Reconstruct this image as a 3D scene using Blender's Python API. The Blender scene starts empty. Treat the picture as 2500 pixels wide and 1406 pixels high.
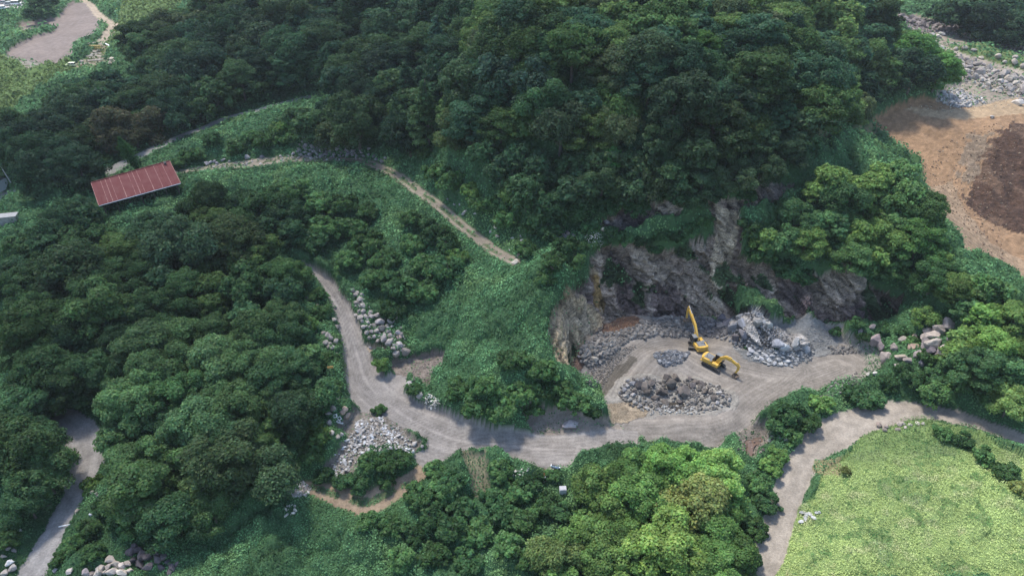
import bpy, math, random
import numpy as np
R = math.radians
random.seed(7)
rng = np.random.default_rng(11)
S = bpy.context.scene
COL = S.collection

# ------------------------------------------------------------ camera, sky, sun, exposure
CAM_H, PITCH, FPX = 95.0, R(34.0), 1667.0
cam_d = bpy.data.cameras.new('camera'); cam = bpy.data.objects.new('camera', cam_d); COL.objects.link(cam)
cam.location = (0, 0, CAM_H); cam.rotation_euler = (math.pi/2 - PITCH, 0, 0)
cam_d.sensor_width = 36; cam_d.lens = 24.0; cam_d.clip_end = 8000; cam_d.clip_start = 1
S.camera = cam
SUN_EL, SUN_AZ = R(63), R(-35)            # azimuth measured from +Y towards +X; the sun stands behind the hill, slightly left
w = bpy.data.worlds.new("World"); S.world = w; w.use_nodes = True
nt = w.node_tree
sky = nt.nodes.new('ShaderNodeTexSky'); sky.sky_type = 'NISHITA'; sky.sun_disc = False
sky.sun_elevation = SUN_EL; sky.sun_rotation = SUN_AZ
nt.links.new(sky.outputs[0], nt.nodes['Background'].inputs[0]); nt.nodes['Background'].inputs[1].default_value = 0.15
sd = bpy.data.lights.new('sun', 'SUN'); sd.energy = 2.5; sd.angle = R(9); sd.color = (1.0, 0.95, 0.87)
so = bpy.data.objects.new('sun', sd); COL.objects.link(so)
so.rotation_euler = (math.pi/2 - SUN_EL, 0, math.pi - SUN_AZ)
S.view_settings.view_transform = 'Standard'; S.view_settings.look = 'None'; S.view_settings.gamma = 1
S.view_settings.exposure = 1.28
S.cycles.max_bounces = 5; S.cycles.diffuse_bounces = 3; S.cycles.transparent_max_bounces = 6

# ------------------------------------------------------------ small helpers
def tag(o, label=None, cat=None, group=None, kind=None):
    if label: o['label'] = label
    if cat: o['category'] = cat
    if group: o['group'] = group
    if kind: o['kind'] = kind
    return o
def empty(name, loc, rz=0.0):
    o = bpy.data.objects.new(name, None); COL.objects.link(o); o.location = loc; o.rotation_euler.z = rz
    o.empty_display_size = 0.3
    return o
def mesh_np(name, v, f, col=None, mats=(), smooth=False, midx=None):
    """v (n,3), f (m,k) all k-gons"""
    me = bpy.data.meshes.new(name)
    v = np.asarray(v, np.float32); f = np.asarray(f, np.int32); k = f.shape[1]
    me.vertices.add(len(v)); me.vertices.foreach_set('co', v.ravel())
    me.loops.add(f.size); me.loops.foreach_set('vertex_index', f.ravel())
    me.polygons.add(len(f)); me.polygons.foreach_set('loop_start', np.arange(0, f.size, k, dtype=np.int32))
    me.polygons.foreach_set('loop_total', np.full(len(f), k, np.int32))
    me.polygons.foreach_set('use_smooth', np.full(len(f), bool(smooth)))
    if midx is not None: me.polygons.foreach_set('material_index', np.asarray(midx, np.int32))
    me.update(calc_edges=True)
    if col is not None:
        c = np.ones((len(v), 4), np.float32); c[:, :col.shape[1]] = col
        a = me.color_attributes.new('col', 'FLOAT_COLOR', 'POINT'); a.data.foreach_set('color', c.ravel())
    for m in mats: me.materials.append(m)
    return me
def link(name, me, parent=None, loc=None):
    o = bpy.data.objects.new(name, me); COL.objects.link(o)
    if parent: o.parent = parent
    if loc is not None: o.location = loc
    return o

class MB:
    """collects solid pieces for one mesh object"""
    def __init__(s): s.v = []; s.f = []; s.m = []
    def add(s, vs, fs, m=0):
        n = len(s.v); s.v += [tuple(p) for p in vs]; s.f += [tuple(i+n for i in q) for q in fs]; s.m += [m]*len(fs); return s
    def box(s, c, d, rz=0.0, m=0, taper=1.0, bev=0.0):
        x, y, z = d[0]/2, d[1]/2, d[2]/2; ca, sa = math.cos(rz), math.sin(rz)
        if bev <= 0:
            P = [(sx*x*(taper if sz > 0 else 1), sy*y*(taper if sz > 0 else 1), sz*z) for sz in (-1, 1) for sy in (-1, 1) for sx in (-1, 1)]
            F = [(0,2,3,1),(4,5,7,6),(0,1,5,4),(2,6,7,3),(0,4,6,2),(1,3,7,5)]
        else:
            b = bev
            ring = lambda X, Y, Z, q: [(X-q, Y, Z), (X, Y-q, Z), (X, -Y+q, Z), (X-q, -Y, Z), (-X+q, -Y, Z), (-X, -Y+q, Z), (-X, Y-q, Z), (-X+q, Y, Z)][::-1]
            P = ring(x-b, y-b, -z, b) + ring(x, y, -z+b, b) + ring(x, y, z-b, b) + ring(x-b, y-b, z, b)
            F = []
            for r in range(3):
                for i in range(8): F.append((r*8+i, r*8+(i+1) % 8, r*8+8+(i+1) % 8, r*8+8+i))
            F.append(tuple(range(7, -1, -1))); F.append(tuple(range(24, 32)))
        P = [(c[0]+p[0]*ca-p[1]*sa, c[1]+p[0]*sa+p[1]*ca, c[2]+p[2]) for p in P]
        return s.add(P, F, m)
    def prism(s, pts, y0, y1, m=0):
        """polygon given in x,z, extruded along y"""
        n = len(pts)
        P = [(p[0], y0, p[1]) for p in pts] + [(p[0], y1, p[1]) for p in pts]
        F = [tuple(range(n)), tuple(range(2*n-1, n-1, -1))] + [(i, i+n, (i+1) % n+n, (i+1) % n) for i in range(n)]
        return s.add(P, F, m)
    def tube(s, a, b, r0, r1=None, n=8, m=0):
        r1 = r0 if r1 is None else r1
        a = np.array(a, float); b = np.array(b, float); d = b-a; L = np.linalg.norm(d); d = d/max(L, 1e-9)
        u = np.cross(d, (0, 0, 1.0)) if abs(d[2]) < .9 else np.cross(d, (1.0, 0, 0)); u /= np.linalg.norm(u); w_ = np.cross(d, u)
        P = []
        for c, r in ((a, r0), (b, r1)):
            for i in range(n):
                t = 2*math.pi*i/n; P.append(c + r*(math.cos(t)*u + math.sin(t)*w_))
        F = [(i, (i+1) % n, (i+1) % n+n, i+n) for i in range(n)] + [tuple(range(n-1, -1, -1)), tuple(range(n, 2*n))]
        return s.add(P, F, m)
    def mesh(s, name, mats):
        me = bpy.data.meshes.new(name); me.from_pydata(s.v, [], s.f)
        for m in mats: me.materials.append(m)
        for p, i in zip(me.polygons, s.m): p.material_index = i
        me.update()
        import bmesh as _b
        bm = _b.new(); bm.from_mesh(me); _b.ops.recalc_face_normals(bm, faces=bm.faces); bm.to_mesh(me); bm.free()
        return me
    def build(s, name, mats, parent=None, loc=None):
        return link(name, s.mesh(name, mats if isinstance(mats, (list, tuple)) else [mats]), parent, loc)

# ------------------------------------------------------------ materials
def new_mat(name):
    m = bpy.data.materials.new(name); m.use_nodes = True; return m, m.node_tree.nodes, m.node_tree.links
def paint(name, c, rough=.5, metal=0.0, var=.25, scale=3.0, dirt=(.2, .17, .14), dirt_amt=.25, bump=0.0):
    m, N, L = new_mat(name); b = N['Principled BSDF']; b.inputs['Roughness'].default_value = rough; b.inputs['Specular IOR Level'].default_value = .5 if rough < .7 else .12; b.inputs['Metallic'].default_value = metal
    tc = N.new('ShaderNodeTexCoord'); n1 = N.new('ShaderNodeTexNoise'); n1.inputs['Scale'].default_value = scale; n1.inputs['Detail'].default_value = 6
    L.new(tc.outputs['Object'], n1.inputs['Vector'])
    cr = N.new('ShaderNodeValToRGB'); cr.color_ramp.elements[0].position = .42; cr.color_ramp.elements[1].position = .72
    L.new(n1.outputs['Fac'], cr.inputs['Fac'])
    mul = N.new('ShaderNodeMath'); mul.operation = 'MULTIPLY'; mul.inputs[1].default_value = dirt_amt; L.new(cr.outputs['Color'], mul.inputs[0])
    mx = N.new('ShaderNodeMix'); mx.data_type = 'RGBA'; mx.inputs['A'].default_value = (*c, 1); mx.inputs['B'].default_value = (*dirt, 1)
    L.new(mul.outputs[0], mx.inputs['Factor'])
    n2 = N.new('ShaderNodeTexNoise'); n2.inputs['Scale'].default_value = scale*9; n2.inputs['Detail'].default_value = 3; L.new(tc.outputs['Object'], n2.inputs['Vector'])
    hs = N.new('ShaderNodeHueSaturation'); mr = N.new('ShaderNodeMapRange'); mr.inputs['To Min'].default_value = 1-var; mr.inputs['To Max'].default_value = 1+var
    L.new(n2.outputs['Fac'], mr.inputs['Value']); L.new(mr.outputs[0], hs.inputs['Value']); L.new(mx.outputs['Result'], hs.inputs['Color'])
    L.new(hs.outputs[0], b.inputs['Base Color'])
    if bump:
        bp = N.new('ShaderNodeBump'); bp.inputs['Strength'].default_value = bump; L.new(n2.outputs['Fac'], bp.inputs['Height']); L.new(bp.outputs[0], b.inputs['Normal'])
    return m
def leaf_mat(name, trans=.3):
    """colour = vertex attribute x object colour x small per-object variation"""
    m, N, L = new_mat(name); N.remove(N['Principled BSDF']); out = N['Material Output']
    at = N.new('ShaderNodeAttribute'); at.attribute_name = 'col'; oi = N.new('ShaderNodeObjectInfo')
    mx = N.new('ShaderNodeMix'); mx.data_type = 'RGBA'; mx.blend_type = 'MULTIPLY'; mx.inputs['Factor'].default_value = 1
    L.new(at.outputs['Color'], mx.inputs['A']); L.new(oi.outputs['Color'], mx.inputs['B'])
    hs = N.new('ShaderNodeHueSaturation'); mr = N.new('ShaderNodeMapRange'); mr.inputs['To Min'].default_value = .68; mr.inputs['To Max'].default_value = 1.36
    L.new(oi.outputs['Random'], mr.inputs['Value']); L.new(mr.outputs[0], hs.inputs['Value']); L.new(mx.outputs['Result'], hs.inputs['Color'])
    d = N.new('ShaderNodeBsdfDiffuse'); t = N.new('ShaderNodeBsdfTranslucent'); g = N.new('ShaderNodeBsdfGlossy'); g.inputs['Roughness'].default_value = .45
    g.inputs['Color'].default_value = (1, 1, 1, 1)
    L.new(hs.outputs[0], d.inputs['Color'])
    h2 = N.new('ShaderNodeHueSaturation'); h2.inputs['Hue'].default_value = .485; h2.inputs['Value'].default_value = 1.3; L.new(hs.outputs[0], h2.inputs['Color']); L.new(h2.outputs[0], t.inputs['Color'])
    a = N.new('ShaderNodeMixShader'); a.inputs[0].default_value = trans; L.new(d.outputs[0], a.inputs[1]); L.new(t.outputs[0], a.inputs[2])
    b = N.new('ShaderNodeMixShader'); b.inputs[0].default_value = .004; L.new(a.outputs[0], b.inputs[1]); L.new(g.outputs[0], b.inputs[2])
    L.new(b.outputs[0], out.inputs['Surface']); return m
def rock_mat(name):
    m, N, L = new_mat(name); b = N['Principled BSDF']; b.inputs['Roughness'].default_value = .95
    oi = N.new('ShaderNodeObjectInfo'); tc = N.new('ShaderNodeTexCoord'); at = N.new('ShaderNodeAttribute'); at.attribute_name = 'col'
    n = N.new('ShaderNodeTexNoise'); n.inputs['Scale'].default_value = 1.6; n.inputs['Detail'].default_value = 8; n.inputs['Roughness'].default_value = .65; L.new(tc.outputs['Object'], n.inputs['Vector'])
    mr = N.new('ShaderNodeMapRange'); mr.inputs['From Min'].default_value = .3; mr.inputs['From Max'].default_value = .7; mr.inputs['To Min'].default_value = .6; mr.inputs['To Max'].default_value = 1.3; L.new(n.outputs['Fac'], mr.inputs['Value'])
    mr2 = N.new('ShaderNodeMapRange'); mr2.inputs['To Min'].default_value = .75; mr2.inputs['To Max'].default_value = 1.2; L.new(oi.outputs['Random'], mr2.inputs['Value'])
    mu = N.new('ShaderNodeMath'); mu.operation = 'MULTIPLY'; L.new(mr.outputs[0], mu.inputs[0]); L.new(mr2.outputs[0], mu.inputs[1])
    mx = N.new('ShaderNodeMix'); mx.data_type = 'RGBA'; mx.blend_type = 'MULTIPLY'; mx.inputs['Factor'].default_value = 1
    L.new(at.outputs['Color'], mx.inputs['A']); L.new(oi.outputs['Color'], mx.inputs['B'])
    hs = N.new('ShaderNodeHueSaturation'); L.new(mx.outputs['Result'], hs.inputs['Color']); L.new(mu.outputs[0], hs.inputs['Value']); L.new(hs.outputs[0], b.inputs['Base Color'])
    bp = N.new('ShaderNodeBump'); bp.inputs['Strength'].default_value = .5; bp.inputs['Distance'].default_value = .15; L.new(n.outputs['Fac'], bp.inputs['Height']); L.new(bp.outputs[0], b.inputs['Normal'])
    return m
M_LEAF = leaf_mat('leaves', .36); M_VINE = leaf_mat('vine_leaves', .3)
M_BARK = paint('bark', (.10, .085, .07), .95, scale=2, dirt=(.2, .2, .18), bump=.4)
M_ROCK = rock_mat('rock')
# ------------------------------------------------------------ noise
_T = [rng.random((256, 256)).astype(np.float32) for _ in range(6)]
def vn(x, y, s=0):
    x = np.asarray(x, np.float64)+37.3*s+5000; y = np.asarray(y, np.float64)+91.7*s+5000; t = _T[s % 6]
    xi = np.floor(x).astype(int); yi = np.floor(y).astype(int); fx = x-xi; fy = y-yi
    fx = fx*fx*(3-2*fx); fy = fy*fy*(3-2*fy); a = xi & 255; b = yi & 255; c = (xi+1) & 255; d = (yi+1) & 255
    return (t[a, b]*(1-fx)+t[c, b]*fx)*(1-fy)+(t[a, d]*(1-fx)+t[c, d]*fx)*fy
def fbm(x, y, sc, o=4, s=0, g=.5):
    r = 0; am = 1; tot = 0
    for i in range(o):
        r = r + am*vn(x/sc, y/sc, s+i); tot += am; am *= g; sc *= .5
    return r/tot
def ridged(x, y, sc, o=3, s=0):
    r = 0; am = 1; tot = 0
    for i in range(o):
        r = r + am*(1-np.abs(2*vn(x/sc, y/sc, s+i)-1)); tot += am; am *= .5; sc *= .5
    return r/tot
def worley(x, y, sc, s=0):
    x = np.asarray(x)/sc+3000; y = np.asarray(y)/sc+3000; xi = np.floor(x).astype(int); yi = np.floor(y).astype(int)
    f1 = np.full(x.shape, 9.0); f2 = f1.copy(); idv = np.zeros(x.shape)
    for dx in (-1, 0, 1):
        for dy in (-1, 0, 1):
            a = (xi+dx) & 255; b = (yi+dy) & 255
            d = np.hypot(xi+dx+_T[s][a, b]-x, yi+dy+_T[(s+1) % 6][a, b]-y)
            cl = d < f1; f2 = np.where(cl, f1, np.minimum(f2, d)); idv = np.where(cl, _T[(s+2) % 6][a, b], idv); f1 = np.where(cl, d, f1)
    return f1, f2, idv

# ------------------------------------------------------------ where the photo's points lie in the world
SP, CP = math.sin(PITCH), math.cos(PITCH)
def ray(px, py):
    px = np.asarray(px, float); py = np.asarray(py, float); u = (px-1250)/FPX; v = (py-703)/FPX
    return u, CP-v*SP, -(SP+v*CP)
def unproj(px, py, z):
    dx, dy, dz = ray(px, py); t = (z-CAM_H)/dz
    return dx*t, dy*t
def project(x, y, z):
    zz = np.asarray(z)-CAM_H; dep = y*CP-zz*SP; up = y*SP+zz*CP
    return 1250+FPX*x/dep, 703-FPX*up/dep, dep

CTRL_G = [  # photo x, photo y, ground height
 (1500,850,0),(1600,825,0),(1750,850,0),(1900,900,0),(2040,890,.2),(1850,980,0),(1750,1040,0),(1560,900,-.1),(1490,945,-.6),(1640,1030,-.1),(1620,880,0),
 (1300,1080,0),(1400,1090,0),(1500,1075,0),(1130,1060,.3),(1000,1000,.8),(940,940,1.2),(880,930,1.5),(860,830,2.6),(830,720,4.6),(750,660,6.6),(640,630,8),
 (1640,975,-2.0),(1560,1010,-.8),(1150,1130,-.3),(1400,1130,-.2),(1400,1200,-3),(1200,1300,-4.5),(1000,1250,-2),(900,1080,1),(900,1220,-.6),(1050,1150,-.2),
 (730,1200,-.2),(600,1300,-1.7),(350,1380,-2),(900,1390,-4.5),(1500,1350,-6),(1700,1250,-5),(1830,1090,-2.4),(1810,1200,-4),(1900,1060,-1),(1290,1150,-.6),(1250,1180,-2.5),
 (1860,1380,-3),(1930,1200,-1.2),(1990,1090,0),(2100,1020,1),(2250,1000,2),(2400,1040,2.6),(2500,1080,3),(1960,1000,-.3),
 (2100,1150,.5),(2300,1120,2.2),(2300,1250,1.6),(2450,1200,3),(2000,1380,-1.6),(2300,1400,0),(2500,1400,1),
 (2110,870,.6),(2250,850,3.5),(2300,800,7),(2170,885,1.4),(2120,800,2.5),(2170,940,1),(2350,920,5),(2480,950,5),(2450,830,9),(2200,740,6),
 (2180,420,22),(2100,360,23),(2300,600,16),(2400,700,13),(2500,780,11),(2300,700,13.5),(2200,600,16),(2050,560,18),(1900,560,19),
 (1850,625,15),(1850,765,6),(2100,690,12),(2100,785,2.2),(1990,700,12),(1990,765,4.6),(1780,800,.6),(1850,850,1.2),(1950,850,1.2),(1985,800,3.2),(2040,830,1),(1880,790,4.6),(1930,780,3),
 (1500,790,.6),(1600,775,.5),(1700,768,.6),(1760,775,.8),(1600,680,8),(1700,650,11),(1760,700,8),(1500,660,10.5),(1450,620,15),(1560,605,15.5),(1600,580,17.5),(1700,560,18.5),(1780,600,16.5),
 (1580,540,20),(1600,485,25),(1700,500,24),(1480,540,19.5),(1500,505,22),(1850,500,24),(1900,465,26),(1400,560,17),
 (1250,560,15),(1330,600,15),(1400,590,15.5),(1240,640,14),(1100,530,14),(960,430,14),(850,392,14.2),(700,392,14),(500,412,13.6),(600,340,16.2),
 (690,262,19),(480,330,16),(340,390,14),(280,420,13.5),(325,450,12),
 (900,580,8),(950,700,5),(750,600,8),(1010,765,2.5),(1040,860,1.2),(1250,750,11),(1290,850,8.8),(1340,950,5),(1280,1045,.7),(1120,800,5.2),(1070,930,1.1),(1050,1000,.6),(1150,990,3),(1200,900,6.6),(1060,620,9.5),(1150,700,9),
 (1385,700,13.2),(1350,760,12),(1338,830,10),(1358,900,7),(1420,960,4.2),(1475,1025,.7),(1450,700,6.5),(1400,790,5),(1480,795,1),(1420,850,1.2),(1398,905,.8),(1450,952,-.2),(1370,1045,.3),(1340,1000,1.6),
 (200,1060,1),(210,1150,0),(130,1280,-1),(70,1406,-1.5),(60,1100,2),(30,1300,-.6),(450,1000,2),(600,850,4.2),(300,800,5),(150,650,8),(400,600,8.5),(550,550,9),(600,700,6.5),(790,850,3),(700,1000,2),(250,1150,.2),
 (10,445,12),(20,490,10),(20,545,9),(150,480,10.5),(600,470,11),(700,450,12.3),
 (60,80,12),(140,50,12),(230,130,12),(20,160,11),(100,180,10),(280,60,14),(260,110,13),(200,10,13),(130,20,11.5),(20,20,11),(0,200,9),(60,250,9),(350,30,20),(300,170,12),(190,160,12),(60,130,12),
 (2300,62,15),(2450,105,15),(2400,170,14),(2330,240,14),(2450,250,14),(2200,300,13.5),(2130,300,13.5),(2250,400,7),(2380,300,13),(2360,400,8),(2350,500,3.5),(2450,600,1),(2500,680,0),(2480,330,13),(2490,450,5),(2050,330,15),(2060,310,15)]
CTRL_C = [  # photo x, photo y, canopy height (ground is 9 m lower)
 (1500,30,55),(1800,30,53),(1250,60,53),(1400,200,46),(1600,200,47),(1800,200,46),(1940,250,42),(1600,350,36),(1800,350,36),(1920,380,33),(1400,350,34),(1250,300,37),(1300,450,27),(1100,200,36),
 (1000,300,25),(850,250,25),(1000,150,32),(1000,30,40),(700,200,25.5),(700,100,30),(700,20,36),(500,100,27),(400,150,23),(300,280,20),(150,350,18.5),(500,240,23),(2200,150,30),(2320,180,24),(2100,80,37),(2000,20,46)]
CTRL_W = [(-350,500,14),(-150,480,22),(0,500,34),(150,480,26),(300,520,22),(300,430,18),(380,350,14),(-420,300,6),(-200,150,5),(-150,70,0),(150,60,2),(230,120,12),(260,200,4),(0,30,-5),(120,20,0),(-120,20,-2),(0,700,30),(-600,700,14),(600,700,14)]
_P = []
for a, b, z in CTRL_G: x, y = unproj(a, b, z); _P.append((x, y, z))
for a, b, z in CTRL_C: x, y = unproj(a, b, z); _P.append((x, y, z-9))
_P += CTRL_W; _P = np.array(_P, float)
def _ker(d): return np.sqrt(d*d+4.0)
def _fit():
    n = len(_P); D = np.hypot(_P[:, None, 0]-_P[None, :, 0], _P[:, None, 1]-_P[None, :, 1])
    A = np.zeros((n+3, n+3)); A[:n, :n] = _ker(D)-np.eye(n)*.35; A[:n, n] = 1; A[:n, n+1] = _P[:, 0]/100; A[:n, n+2] = _P[:, 1]/100; A[n:, :n] = A[:n, n:].T
    return np.linalg.solve(A, np.r_[_P[:, 2], 0, 0, 0])
_W = _fit()
def base_h(x, y):
    sh = x.shape; x = x.ravel(); y = y.ravel(); out = np.empty(len(x)); n = len(_P)
    px, py, ww = _P[:, 0].astype(np.float32), _P[:, 1].astype(np.float32), _W[:n].astype(np.float32)
    for i in range(0, len(x), 20000):
        X = x[i:i+20000].astype(np.float32); Y = y[i:i+20000].astype(np.float32)
        d2 = (X[:, None]-px)**2+(Y[:, None]-py)**2+4.0
        out[i:i+20000] = np.sqrt(d2) @ ww
    return (out+_W[n]+_W[n+1]*x/100+_W[n+2]*y/100).reshape(sh)

# fan-shaped grid: finer near the quarry, coarser far away
Y0, Y1 = 36.0, 640.0
Ys = np.r_[Y0*(108/Y0)**(np.arange(270)/270.0), np.arange(108, 158, .155), 158*(Y1/158)**(np.arange(331)/330.0)]; NX, NY = 901, len(Ys); Ss = np.linspace(-1, 1, NX)
def half(y): return .80*y+48
GX = Ss[None, :]*half(Ys)[:, None]; GY = np.repeat(Ys[:, None], NX, 1)
H = base_h(GX, GY)
def hgt(x, y):
    x = np.asarray(x, float); y = np.asarray(y, float)
    j = np.clip(np.interp(y, Ys, np.arange(NY)), 0, NY-1.001); i = np.clip((x/half(y)+1)/2*(NX-1), 0, NX-1.001)
    j0 = j.astype(int); i0 = i.astype(int); fj = j-j0; fi = i-i0
    return (H[j0, i0]*(1-fi)+H[j0, i0+1]*fi)*(1-fj)+(H[j0+1, i0]*(1-fi)+H[j0+1, i0+1]*fi)*fj
def hit(px, py, off=0.0):
    """world x, y of the first place where the sight line through a photo point meets the ground raised by off"""
    px = np.atleast_1d(np.asarray(px, float)); py = np.atleast_1d(np.asarray(py, float)); dx, dy, dz = ray(px, py)
    t = np.full(px.shape, 45.0); done = np.zeros(px.shape, bool); st = .6
    for _ in range(1400):
        g = (CAM_H+dz*t) <= hgt(dx*t, dy*t)+off
        done |= g
        if done.all(): break
        t = np.where(done, t, t+st)
    lo = t-st; hi = t
    for _ in range(12):
        mid = (lo+hi)/2; g = (CAM_H+dz*mid) <= hgt(dx*mid, dy*mid)+off
        hi = np.where(g, mid, hi); lo = np.where(g, lo, mid)
    return dx*hi, dy*hi
def wpoly(pts, off=0.0):
    a = np.array(pts, float); x, y = hit(a[:, 0], a[:, 1], off); return np.c_[x, y]
def inpoly(x, y, P):
    x = np.asarray(x); y = np.asarray(y); r = np.zeros(x.shape, bool)
    m = (x >= P[:, 0].min()) & (x <= P[:, 0].max()) & (y >= P[:, 1].min()) & (y <= P[:, 1].max())
    X = x[m]; Y = y[m]; q = np.zeros(X.shape, bool); n = len(P)
    for i in range(n):
        x1, y1 = P[i]; x2, y2 = P[(i+1) % n]
        if y1 == y2: continue
        c = ((y1 > Y) != (y2 > Y)) & (X < (x2-x1)*(Y-y1)/(y2-y1)+x1); q ^= c
    r[m] = q; return r
def polydist(x, y, P, closed=False):
    """distance to a line of points, arc length along it, side"""
    best = np.full(x.shape, 1e9); arc = np.zeros(x.shape); side = np.zeros(x.shape); L = 0; n = len(P)
    for i in range(n if closed else n-1):
        a = P[i]; b = P[(i+1) % n]; d = b[:2]-a[:2]; l = np.hypot(*d)
        if l < 1e-6: continue
        t = np.clip(((x-a[0])*d[0]+(y-a[1])*d[1])/l/l, 0, 1); dist = np.hypot(x-a[0]-t*d[0], y-a[1]-t*d[1]); c = dist < best
        best = np.where(c, dist, best); arc = np.where(c, L+t*l, arc); side = np.where(c, np.sign((x-a[0])*d[1]-(y-a[1])*d[0]), side); L += l
    return best, arc, side
def smooth_line(P, k=8):
    P = np.asarray(P, float); out = []
    for i in range(len(P)-1):
        p0 = P[max(i-1, 0)]; p1 = P[i]; p2 = P[i+1]; p3 = P[min(i+2, len(P)-1)]
        for j in range(k):
            t = j/k; out.append(.5*((2*p1)+(-p0+p2)*t+(2*p0-5*p1+4*p2-p3)*t*t+(-p0+3*p1-3*p2+p3)*t**3))
    out.append(P[-1]); return np.array(out)

# ------------------------------------------------------------ regions (outlines read off the photo, laid on the ground)
ROAD = wpoly([(738,650),(775,692),(806,738),(824,790),(838,850),(846,920),(850,985),(880,1008),(935,1016),(985,1050),(1040,1078),(1040,1100),(1008,1112),(1018,1135),(1050,1150),(1100,1118),(1150,1102),(1230,1117),(1290,1150),(1350,1160),(1392,1150),(1432,1112),(1510,1092),(1560,1100),(1560,1052),(1480,1046),(1400,1058),(1290,1062),(1200,1047),(1110,1021),(1060,1000),(1010,977),(958,940),(925,903),(902,868),(886,828),(872,782),(852,742),(822,702),(792,672),(762,652)])
SPURG = wpoly([(930,925),(975,915),(1000,925),(990,960),(1010,980),(960,950)])
PITF = wpoly([(1490,1040),(1545,1062),(1600,1095),(1750,1100),(1790,1068),(1840,1032),(1900,988),(1960,962),(2080,937),(2118,895),(2110,870),(2085,850),(2060,835),(2057,800),(2010,790),(1985,783),(1940,790),(1930,802),(1900,812),(1850,800),(1800,800),(1765,786),(1700,772),(1600,776),(1500,788),(1440,828),(1408,872),(1398,912),(1430,940),(1460,955),(1478,1000)])
POOLH = wpoly([(1475,970),(1510,925),(1560,915),(1700,925),(1800,960),(1795,1000),(1730,1012),(1640,1010),(1560,1022),(1500,1035),(1478,1015)])
MUD = wpoly([(1452,945),(1480,912),(1540,868),(1560,880),(1520,920),(1490,960),(1478,985)])
BANKT = wpoly([(1480,985),(1530,978),(1590,992),(1570,1022),(1490,1035)])
CLIFF = wpoly([(1338,830),(1352,760),(1400,715),(1440,645),(1470,612),(1540,598),(1600,625),(1680,590),(1720,600),(1745,570),(1735,540),(1700,500),(1655,490),(1600,500),(1530,520),(1470,545),(1460,580),(1500,590),(1560,560),(1640,545),(1690,500),(1760,495),(1800,490),(1870,445),(1935,455),(1935,480),(1890,510),(1800,525),(1810,570),(1800,640),(1850,650),(2000,680),(2120,700),(2200,730),(2190,780),(2080,800),(2030,788),(1960,772),(1880,762),(1800,800),(1760,785),(1700,772),(1600,776),(1500,790),(1440,830),(1405,880),(1398,912),(1360,900)])
UPROCK = wpoly([(1462,560),(1480,545),(1530,522),(1600,502),(1660,492),(1662,530),(1640,560),(1570,575),(1510,585),(1465,582)])
TANSTRIPE = wpoly([(1745,500),(1800,515),(1805,560),(1785,640),(1770,720),(1765,760),(1730,740),(1735,640),(1750,570)])
TANBASE = wpoly([(1690,730),(1760,720),(1765,775),(1700,772)])
REDR = wpoly([(1870,770),(1960,755),(2040,740),(2120,760),(2080,800),(2030,788),(1960,785),(1900,790)])
LEDGEG = [wpoly([(1500,590),(1560,562),(1640,545),(1700,520),(1735,545),(1745,575),(1700,592),(1650,612),(1600,628),(1560,605)]),
          wpoly([(1800,700),(1850,720),(1880,760),(1850,775),(1800,790),(1790,740)]), wpoly([(1885,778),(1930,793),(1985,783),(1970,796),(1940,806),(1905,796)])]
OCHRE = wpoly([(1437,660),(1455,650),(1465,700),(1480,740),(1470,770),(1440,740)])
LEFTW = wpoly([(1338,830),(1352,760),(1400,715),(1425,720),(1470,790),(1440,830),(1405,880),(1398,912),(1360,900)])
BROWNR = wpoly([(1470,790),(1520,775),(1570,785),(1555,810),(1500,825),(1455,835)])
BROWNR2 = wpoly([(1402,860),(1425,850),(1425,890),(1402,915)])
GREYH = wpoly([(1930,800),(1985,785),(2010,788),(2020,805),(2058,805),(2050,840),(2010,870),(1960,880),(1900,900),(1830,880),(1790,850),(1800,810),(1850,800)])
DUST = wpoly([(1765,800),(1800,770),(1850,765),(1880,800),(1960,840),(1985,860),(1940,872),(1850,860),(1800,850)])
DIRTA = wpoly([(985,880),(1010,868),(1050,872),(1085,868),(1080,895),(1055,930),(1040,955),(1010,945),(1000,925),(965,915),(950,895)])
DIRTB = wpoly([(1270,1003),(1310,995),(1370,990),(1420,1010),(1455,1025),(1500,1035),(1530,1055),(1480,1048),(1400,1060),(1300,1062),(1275,1040)])
DIRTC = wpoly([(875,830),(895,845),(935,858),(960,865),(950,880),(905,868),(890,850)])
DEBR = wpoly([(860,1010),(930,1008),(985,1050),(1030,1085),(1015,1110),(900,1105),(880,1140),(860,1165),(790,1160),(800,1130),(850,1080),(820,1060),(850,1030)])
SANDT = smooth_line(np.c_[wpoly([(1055,1130),(1010,1165),(960,1195),(900,1225),(840,1215),(780,1195),(740,1185)]), [1.8,1.5,2.2,2.4,2.0,1.6,.9]])
PATHU = smooth_line(np.c_[wpoly([(428,424),(500,413),(580,405),(640,398),(700,392),(780,392),(850,392),(905,402),(960,428),(1020,468),(1080,512),(1130,556),(1180,595),(1215,622),(1255,640)]), [1.2,1.6,2.6,3.2,2.2,1.6,1.5,1.9,1.9,1.8,1.8,1.8,1.8,1.8,1.7]])
PATH2 = smooth_line(np.c_[wpoly([(265,430),(330,393),(400,360),(480,325),(560,295),(640,272),(700,258),(760,240)]), [2.6,1.9,1.7,1.6,1.5,1.5,1.4,1.4]])
ROADL = smooth_line(np.c_[wpoly([(150,1020),(200,1068),(210,1120),(190,1190),(155,1255),(120,1320),(85,1390),(60,1440)]), [2.7,3.1,2.8,2.3,2.0,2.0,2.2,2.3]])
ROADR = smooth_line(np.c_[wpoly([(1840,1440),(1880,1340),(1905,1260),(1930,1190),(1960,1130),(2010,1075),(2080,1035),(2160,1010),(2240,1002),(2320,1015),(2400,1040),(2500,1075),(2600,1110)]), [1.9,2.4,2.4,2.5,2.5,3.0,3.2,2.9,2.3,2.1,1.9,1.8,1.8]])
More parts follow.
